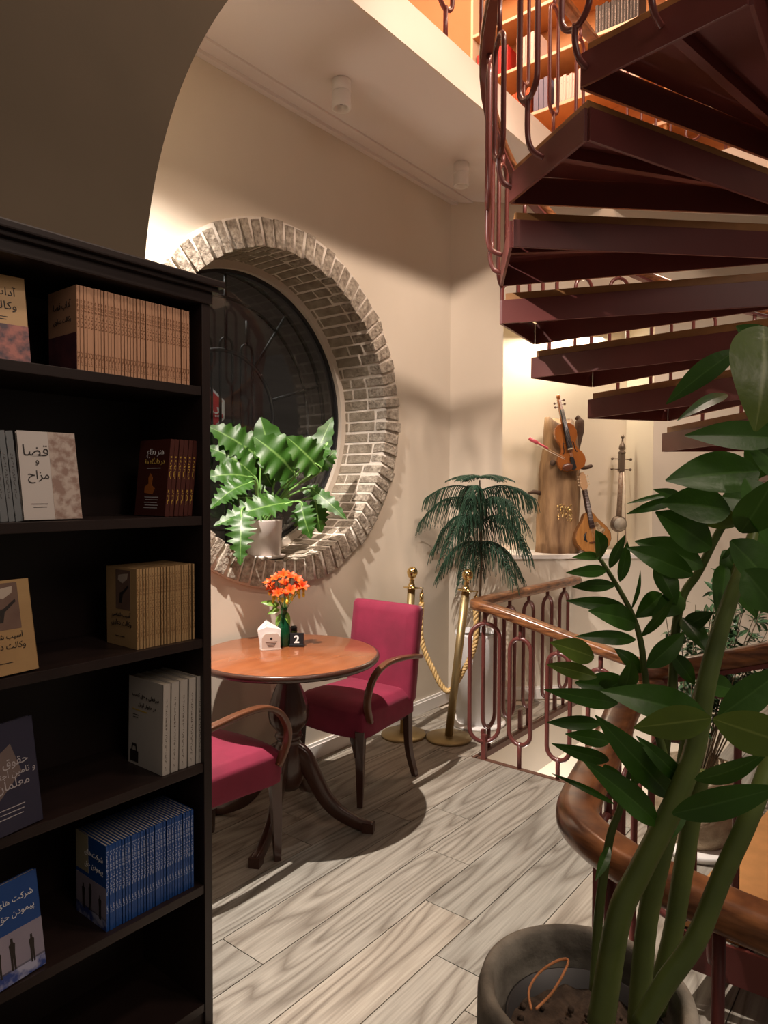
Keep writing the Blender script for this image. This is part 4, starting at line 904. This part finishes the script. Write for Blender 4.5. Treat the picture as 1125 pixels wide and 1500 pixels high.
for i, (bq, tq, wd, d) in enumerate(LV):
    B0 = at(*bq, d); T0 = at(*tq, d+random.uniform(-.05, .03)); nr = (-cF+V((0, 0, random.uniform(.1, .5)))+cR*random.uniform(-.35, .35)).normalized()
    b = MB(); leaf_mesh(b, B0, T0, wd*d/FPX*1.08, nr, random.uniform(.02, .09), .18, 14, power=.8)
    b.build('leaf', YL if i in (12, 13, 23, 24, 39, 40) else ZL, zz_, world=True)

# ================================================================== BOOKCASE AND BOOKS
BX0, BX1, BY0, BY1, BTOP = .10, 1.20, 1.565, 1.875, 2.02
SH = [1.775, 1.425, 1.090, .745, .405, .07]
bc = thing('bookcase', (.65, 1.72, 0), 'tall dark brown open bookcase with six shelves of paperbacks against the arched wall', 'bookcase')
b = MB(); b.box((BX1-.026, BY0, 0), (BX1, BY1, BTOP)); b.build('side_panel', ESPRESSO, bc, world=True, bevel=.002)
b = MB(); b.box((BX0, BY0, 0), (BX0+.026, BY1, BTOP)); b.build('side_panel', ESPRESSO, bc, world=True, bevel=.002)
b = MB(); b.box((BX0, BY1-.008, .02), (BX1, BY1, BTOP)); b.build('back_panel', ESPRESSO, bc, world=True)
for z in SH:
    b = MB(); b.box((BX0+.026, BY0+.003, z-.024), (BX1-.026, BY1-.008, z)); b.build('shelf', ESPRESSO, bc, world=True, bevel=.0015)
b = MB(); b.box((BX0, BY0+.01, .0), (BX1, BY0+.03, .05)); b.build('plinth', ESPRESSO, bc, world=True)
b = MB(); b.box((BX0-.01, BY0-.006, 1.998), (BX1+.006, BY1, 2.03)); b.box((BX0-.02, BY0-.018, 2.03), (BX1+.018, BY1, 2.043)); b.box((BX0-.03, BY0-.030, 2.043), (BX1+.03, BY1, 2.062)); b.build('cornice', ESPRESSO, bc, world=True, bevel=.004)

def spine_mat(name, base_c, ink, bands, dens=260.):
    """cover colour with rows of small print along the spine, in book space (z = height fraction 0..1 of .2 m)"""
    m = mat(name, base_c, .45); nt = m.node_tree; b_ = nt.nodes['Principled BSDF']; N = nt.nodes.new; L = nt.links.new
    tc = N('ShaderNodeTexCoord'); sp = N('ShaderNodeSeparateXYZ'); L(tc.outputs['Object'], sp.inputs[0])
    ns = N('ShaderNodeTexNoise'); ns.inputs['Scale'].default_value = dens; ns.inputs['Detail'].default_value = 1; L(tc.outputs['Object'], ns.inputs['Vector'])
    th = N('ShaderNodeMath'); th.operation = 'GREATER_THAN'; th.inputs[1].default_value = .53; L(ns.outputs[0], th.inputs[0])
    xa = N('ShaderNodeMath'); xa.operation = 'ABSOLUTE'; L(sp.outputs[0], xa.inputs[0]); xl = N('ShaderNodeMath'); xl.operation = 'LESS_THAN'; xl.inputs[1].default_value = .0026; L(xa.outputs[0], xl.inputs[0])
    tot = None
    for (z0, z1) in bands:
        g1 = N('ShaderNodeMath'); g1.operation = 'GREATER_THAN'; g1.inputs[1].default_value = z0; L(sp.outputs[2], g1.inputs[0])
        g2 = N('ShaderNodeMath'); g2.operation = 'LESS_THAN'; g2.inputs[1].default_value = z1; L(sp.outputs[2], g2.inputs[0])
        mm = N('ShaderNodeMath'); mm.operation = 'MULTIPLY'; L(g1.outputs[0], mm.inputs[0]); L(g2.outputs[0], mm.inputs[1])
        if tot is None: tot = mm
        else:
            ad = N('ShaderNodeMath'); ad.operation = 'MAXIMUM'; L(tot.outputs[0], ad.inputs[0]); L(mm.outputs[0], ad.inputs[1]); tot = ad
    p1 = N('ShaderNodeMath'); p1.operation = 'MULTIPLY'; L(th.outputs[0], p1.inputs[0]); L(tot.outputs[0], p1.inputs[1])
    p2 = N('ShaderNodeMath'); p2.operation = 'MULTIPLY'; L(p1.outputs[0], p2.inputs[0]); L(xl.outputs[0], p2.inputs[1])
    yl = N('ShaderNodeMath'); yl.operation = 'LESS_THAN'; yl.inputs[1].default_value = .0008; L(sp.outputs[1], yl.inputs[0])
    p3 = N('ShaderNodeMath'); p3.operation = 'MULTIPLY'; L(p2.outputs[0], p3.inputs[0]); L(yl.outputs[0], p3.inputs[1])
    mx = N('ShaderNodeMix'); mx.data_type = 'RGBA'; L(p3.outputs[0], mx.inputs[0]); mx.inputs[6].default_value = (*base_c, 1); mx.inputs[7].default_value = (*ink, 1); L(mx.outputs[2], b_.inputs['Base Color'])
    return m
PAGES = mat('book_pages', (.42, .37, .29), .9)
def make_book(th_, dp, ht, cm, name='book'):
    """spine towards -y at y=0, cover faces towards -x and +x, stands on z=0, centred in x; root is the cover mesh, pages its part"""
    b = MB(); c = .0012
    b.box((-th_/2, 0, 0), (-th_/2+c, dp, ht)); b.box((th_/2-c, 0, 0), (th_/2, dp, ht)); b.box((-th_/2, 0, 0), (th_/2, c, ht))
    o = b.build(name, cm)
    p = MB(); p.box((-th_/2+c, c, .002), (th_/2-c, dp-.002, ht-.002)); p.build('pages', PAGES, o)
    return o
def cover_art(book, th_, dp, ht, items, faceX=-1):
    """items drawn on the -x cover: (kind, data...) in cover fractions (a across from spine .. , b up)"""
    Mc = Matrix.Translation((-th_/2, 0, 0)) @ Matrix(((0, 0, -1, 0), (-1, 0, 0, dp), (0, 1, 0, 0), (0, 0, 0, 1)))   # local x runs from the fore edge to the spine
    for it in items:
        if it[0] == 'rect':
            _, nm, m_, x0, y0, x1, y1 = it; b = MB(); b.box((x0*dp, y0*ht, 0), (x1*dp, y1*ht, .0004), M=Mc); b.build(nm, m_, book)
        elif it[0] == 'text':
            _, s, m_, cx, cy, hh, ww = it; b = MB(); text_into(b, s, hh, Mc @ Matrix.Translation((cx*dp, cy*ht, .0006)), thick=.0004, width=ww*dp if ww else None); b.build('title', m_, book)
        elif it[0] == 'poly':
            _, nm, m_, pp = it; b = MB(); b.prism([(x*dp, y*ht) for x, y in pp], .0002, .0008, 'xy', M=Mc); b.build(nm, m_, book)
        elif it[0] == 'lines':
            _, m_, x0, x1, y0, n_, dy = it; b = MB()
            for i in range(n_): b.box((x0*dp+.004*(i % 2), (y0-dy*i)*ht, 0), (x1*dp-.003*(i % 3), (y0-dy*i)*ht+.0016, .0006), M=Mc)
            b.build('small_print', m_, book)
INK = mat('ink', (.02, .015, .012), .6); GOLD = mat('gold_ink', (.55, .38, .08), .5); WINK = mat('white_ink', (.75, .75, .75), .6)
def person_shape(cx, by_, h): 
    w_ = h*.13; return [(cx-w_*.9, by_), (cx-w_*.2, by_), (cx, by_+h*.42), (cx+w_*.25, by_), (cx+w_*.95, by_), (cx+w_*.9, by_+h*.5), (cx+w_*1.25, by_+h*.8), (cx+w_*.5, by_+h*.86), (cx+w_*.45, by_+h), (cx-w_*.45, by_+h), (cx-w_*.5, by_+h*.86), (cx-w_*1.25, by_+h*.8), (cx-w_*.95, by_+h*.5)]
def row(x0, x1, z, n, dp, ht, cm, y0, lab_first, lab, grp, lean=0., items=None, gap=.0):
    pitch = (x1-x0)/n; th_ = pitch-.0007-gap; first = make_book(th_, dp, ht, cm); objs = []
    proto = copy_tree(first)
    if items: cover_art(first, th_, dp, ht, items)
    for i in range(n):
        o = first if i == 0 else (proto if i == 1 else copy_tree(proto))
        ln = lean(i) if callable(lean) else lean
        o.location = (x0+pitch*(i+.5), y0+random.uniform(-.0015, .0015), z+.0006+abs(sin(ln))*th_*.5); o.rotation_euler = (0, ln, random.uniform(-.004, .004))
        ORD = ['', 'second', 'third', 'fourth', 'fifth', 'sixth', 'seventh', 'eighth']
        lb = lab_first if i == 0 else lab
        if 0 < i < n and n <= 8: lb = (ORD[i]+' '+lab+', counted from the left') if i < n-1 else 'rightmost '+lab
        elif i == n-1: lb = 'last '+lab+', at its right end'
        elif i == 1: lb = 'second '+lab+', counted from the left'
        tag(o, lb, 'book', grp)
    return first
DC = mat('dark_photo', (.05, .02, .035), .5, col2=(.16, .05, .06), nscale=25); ART = mat('painting_print', (.06, .03, .05), .5, col2=(.45, .15, .12), nscale=45, contrast=.25)
# 1 tan
TAN = spine_mat('tan_cover', (.60, .34, .205), (.20, .08, .03), [(.10, .165), (.012, .045)]); TANC = mat('tan_plain', (.56, .35, .15), .5)
row(.835, 1.148, SH[0], 36, .135, .198, TAN, 1.585, 'leftmost tan paperback of the top shelf row, its cover with dark lower half showing', 'tan paperback in the long row on the top shelf', 'tan paperbacks on the top shelf', 0,
    [('rect', 'cover_picture', DC, 0, 0, 1, .45), ('text', 'آداب قضا', INK, .5, .80, .016, .62), ('text', 'وکالت دعاوی', INK, .5, .62, .016, .62)])
# face out books: cover faces -y (towards the room), turned and leaning back
def face_out(name, x, y, z, w_, ht, th_, rz, lean, cm, items, label, grp=None, cat='book'):
    o = make_book(th_, w_, ht, cm, name); cover_art(o, th_, w_, ht, items)
    # own -x cover should look towards -y: turn by +90 deg
    o.rotation_euler = (0, 0, 0); M = Matrix.Translation((x, y, z+.001+th_*sin(lean))) @ Matrix.Rotation(rz, 4, 'Z') @ Matrix.Rotation(-lean, 4, 'X') @ Matrix.Rotation(pi/2, 4, 'Z')
    o.matrix_world = M; tag(o, label, cat, grp); return o
face_out('book', .735, 1.60, SH[0], .135, .198, .012, radians(-8), radians(12), TANC, [('rect', 'cover_picture', ART, 0, 0, 1, .42), ('text', 'آداب قضا', INK, .5, .80, .02, .7), ('text', 'وکالت', INK, .62, .63, .02, .45), ('lines', INK, .3, .7, .50, 2, .03)], 'tan paperback facing out at the left of the top shelf, courtroom painting below')
# 2 white and brown
WHC = mat('white_cover', (.58, .54, .50), .5); MINI = mat('miniature_print', (.30, .20, .16), .6, col2=(.52, .44, .38), nscale=55, contrast=.2)
face_out('book', .845, 1.590, SH[1], .130, .205, .010, radians(-4), radians(11), WHC, [('rect', 'cover_picture', MINI, .52, 0, 1, 1), ('text', 'قضا', INK, .29, .78, .026, None), ('text', 'و', INK, .30, .64, .012, None), ('text', 'مزاح', INK, .30, .48, .030, None), ('lines', INK, .14, .42, .17, 2, .035)], 'white paperback with black Persian title and miniature painting, facing out on the second shelf')
GREY = spine_mat('grey_cover', (.20, .22, .23), (.08, .08, .08), [(.05, .15)])
row(.62, .715, SH[1], 6, .135, .20, GREY, 1.60, 'leftmost grey paperback leaning behind the white facing book', 'grey paperback leaning beside the white book, second shelf', 'grey paperbacks on the second shelf', -.10)
BRN = spine_mat('brown_cover', (.075, .018, .012), (.50, .32, .05), [(.10, .16), (.03, .07)], 200.)
BC_ = [('text', 'هنر دفاع', WINK, .55, .82, .020, .55), ('text', 'در دادگاه ها', GOLD, .55, .71, .02, .62), ('lines', WINK, .3, .75, .62, 1, .03), ('poly', 'portrait', mat('orange_print', (.45, .14, .03), .5), [(.28, .30), (.55, .28), (.62, .36), (.5, .40), (.52, .5), (.44, .56), (.38, .5), (.40, .42), (.28, .38)]), ('lines', WINK, .3, .75, .24, 5, .035)]
row(1.070, 1.158, SH[1], 6, .14, .205, BRN, 1.590, 'leftmost dark brown paperback on the second shelf, its gold and white cover showing', 'dark brown gold printed paperback on the second shelf', 'brown paperbacks on the second shelf', .10, BC_)
# 3 parchment
PAR = spine_mat('parchment_cover', (.46, .30, .14), (.22, .11, .04), [(.02, .19)]); PARC = mat('parchment', (.46, .30, .13), .6, col2=(.34, .21, .09), nscale=8)
PI_ = [('rect', 'cover_picture', mat('gavel_photo', (.14, .08, .06), .5, col2=(.22, .15, .11), nscale=12), .32, .47, .80, .97), ('poly', 'gavel', INK, [(.44, .55), (.52, .55), (.56, .66), (.75, .76), (.74, .79), (.55, .70), (.46, .68)]), ('poly', 'spectacles', mat('spec_print', (.5, .42, .34), .5), [(.40, .84), (.55, .80), (.70, .86), (.72, .93), (.58, .92), (.42, .90)]), ('text', 'آسیب شناسی', INK, .5, .40, .018, .62), ('text', 'وکالت دعاوی', INK, .5, .29, .018, .66), ('lines', INK, .3, .6, .12, 1, .03)]
row(.985, 1.160, SH[2], 20, .14, .205, PAR, 1.585, 'leftmost parchment coloured paperback of the third shelf row, its gavel cover showing', 'parchment paperback in the row on the third shelf', 'parchment paperbacks on the third shelf', 0, PI_)
face_out('book', .735, 1.585, SH[2], .14, .205, .014, radians(6), radians(11), PARC, PI_, 'parchment paperback facing out at the left of the third shelf, gavel photograph on cover')
# 4 white and navy
WH2 = spine_mat('ivory_cover', (.50, .475, .43), (.12, .10, .08), [(.03, .20), (.012, .022)], 300.)
row(1.050, 1.183, SH[3], 5, .16, .240, WH2, 1.580, 'leftmost ivory hardback on the fourth shelf, black padlock drawing on its cover', 'ivory hardback spine out on the fourth shelf', 'ivory hardbacks on the fourth shelf', .02,
    [('text', 'سرقفلی و حق کسب', INK, .50, .80, .016, .78), ('text', 'در حقوق ایران', INK, .55, .70, .014, .5), ('rect', 'gold_line', GOLD, .12, .625, .55, .64), ('lines', INK, .12, .3, .57, 2, .03), ('rect', 'padlock', INK, .06, .03, .30, .16), ('poly', 'shackle', INK, [(.09, .15), (.12, .24), (.24, .24), (.27, .15), (.24, .15), (.22, .21), (.14, .21), (.12, .15)])], gap=.003)
NAVY = mat('navy_cover', (.022, .022, .045), .5, col2=(.03, .03, .06), nscale=5); SILV = mat('silver_ink', (.45, .43, .45), .5)
face_out('book', .74, 1.585, SH[3], .155, .235, .014, radians(10), radians(9), NAVY, [('poly', 'pattern', mat('pattern_print', (.16, .12, .11), .6), [(.35, .30), (.75, .52), (.62, .80), (.3, .68)]), ('text', 'حقوق کار', SILV, .55, .62, .024, .62), ('text', 'و تامین اجتماعی', SILV, .55, .52, .024, .82), ('text', 'معلمان', SILV, .6, .42, .022, .5), ('lines', SILV, .35, .75, .22, 3, .04)], 'navy blue book with silver Persian title facing out at the left of the fourth shelf')
# 5 blue
BLU = spine_mat('blue_cover', (.012, .075, .30), (.35, .42, .60), [(.09, .20), (.045, .065)], 240.); BLUC = mat('blue_plain', (.01, .06, .24), .5)
SKYP = mat('sky_print', (.20, .19, .26), .5, col2=(.34, .30, .36), nscale=6); FLR = mat('blue_jigsaw', (.03, .06, .25), .5, col2=(.38, .40, .55), nscale=30, contrast=.15)
BI = [('rect', 'cover_picture', SKYP, 0, .12, 1, .50), ('rect', 'picture_ground', FLR, 0, 0, 1, .14), ('poly', 'figure', INK, person_shape(.25, .10, .30)), ('poly', 'figure', INK, person_shape(.48, .12, .32)), ('poly', 'figure', INK, person_shape(.80, .10, .28)), ('text', 'شرکت های', WINK, .60, .80, .018, .6), ('text', 'پیمودن حق', WINK, .60, .65, .018, .6)]
row(.895, 1.152, SH[4], 30, .145, .215, BLU, 1.585, 'leftmost blue paperback of the fifth shelf row, silhouettes on its visible cover', 'blue paperback in the long row on the fifth shelf', 'blue paperbacks on the fifth shelf', 0, BI+[('rect', 'cream_panel', mat('cream_print', (.36, .33, .22), .5), 0, .55, .42, 1)])
face_out('book', .745, 1.590, SH[4], .14, .215, .012, radians(8), radians(9), BLUC, BI, 'blue paperback facing out at the left of the fifth shelf, three silhouettes below')

# ================================================================== UPPER BOOKSHELF
us = thing('wall_bookshelf', (5.46, 2.2, 3.70), 'warmly lit orange wooden bookshelf on the upper floor behind the balustrade', 'bookshelf')
OW = mat('orange_shelf_wood', (.50, .24, .09), .5, col2=(.58, .30, .12), nscale=6); EDGE = mat('shelf_edge', (.80, .66, .48), .5)
b = MB(); b.box((5.60, 0, 3.7), (5.62, 3.28, 6.3)); b.build('back_panel', OW, us, world=True)
for y in (3.26, 1.62, 0): b = MB(); b.box((5.30, y, 3.7), (5.60, y+.022, 6.3)); b.build('side_panel', EDGE if y > 3 else OW, us, world=True)
for z in (3.78, 4.18, 4.58, 5.0, 5.42, 5.84):
    b = MB(); b.box((5.30, 0, z-.02), (5.60, 3.26, z)); b.build('shelf', OW, us, world=True); b = MB(); b.box((5.292, 0, z-.022), (5.30, 3.26, z+.002)); b.build('shelf_edge', EDGE, us, world=True)
def up_row(y1, n, pitch, z, ht, cm, lab, grp, seed=1):
    random.seed(seed); pr = make_book(pitch*.92, .17, ht, cm); R0 = -pi/2
    for i in range(n):
        o = pr if i == 0 else copy_tree(pr); o.location = (5.34, y1-pitch*(i+.5), z+.001); o.rotation_euler = (0, random.uniform(-.004, .004), R0); tag(o, lab, 'book', grp)
        o.scale = (1, 1, random.uniform(.94, 1.03))
RED = spine_mat('red_cover', (.62, .03, .03), (.8, .75, .7), [(.15, .19)]); ORC = spine_mat('orange_cover', (.75, .12, .03), (.8, .5, .3), [(.05, .08)]); PKW = spine_mat('pale_pink_cover', (.72, .62, .58), (.65, .08, .12), [(.17, .18), (.02, .04)], 120); BLKB = spine_mat('black_cover', (.02, .02, .02), (.45, .42, .4), [(.04, .2)]); BLUB = mat('slate_cover', (.18, .2, .32), .5)
up_row(3.24, 10, .030, 5.0, .26, RED, 'red book standing at the left end of the upper floor bookshelf', 'red books upstairs')
up_row(2.94, 8, .026, 4.58, .24, ORC, 'orange book on the upper floor bookshelf behind the stair bars', 'orange books upstairs')
up_row(2.70, 3, .045, 4.58, .28, BLUB, 'slate blue book leaning beside the orange books upstairs', 'slate books upstairs')
up_row(2.52, 12, .026, 4.58, .23, PKW, 'pale pink magazine on the upper floor bookshelf', 'pale magazines upstairs')
up_row(2.86, 5, .040, 5.0, .26, PKW, 'pale pink folder upstairs above the orange books', 'pale folders upstairs')
up_row(2.18, 14, .024, 5.0, .24, BLKB, 'black spined book on the upper floor shelf near the top of the picture', 'black books upstairs')
up_row(2.14, 14, .024, 4.58, .23, PKW, 'pale magazine with red band in the middle of the upper floor bookshelf', 'pale banded magazines upstairs')
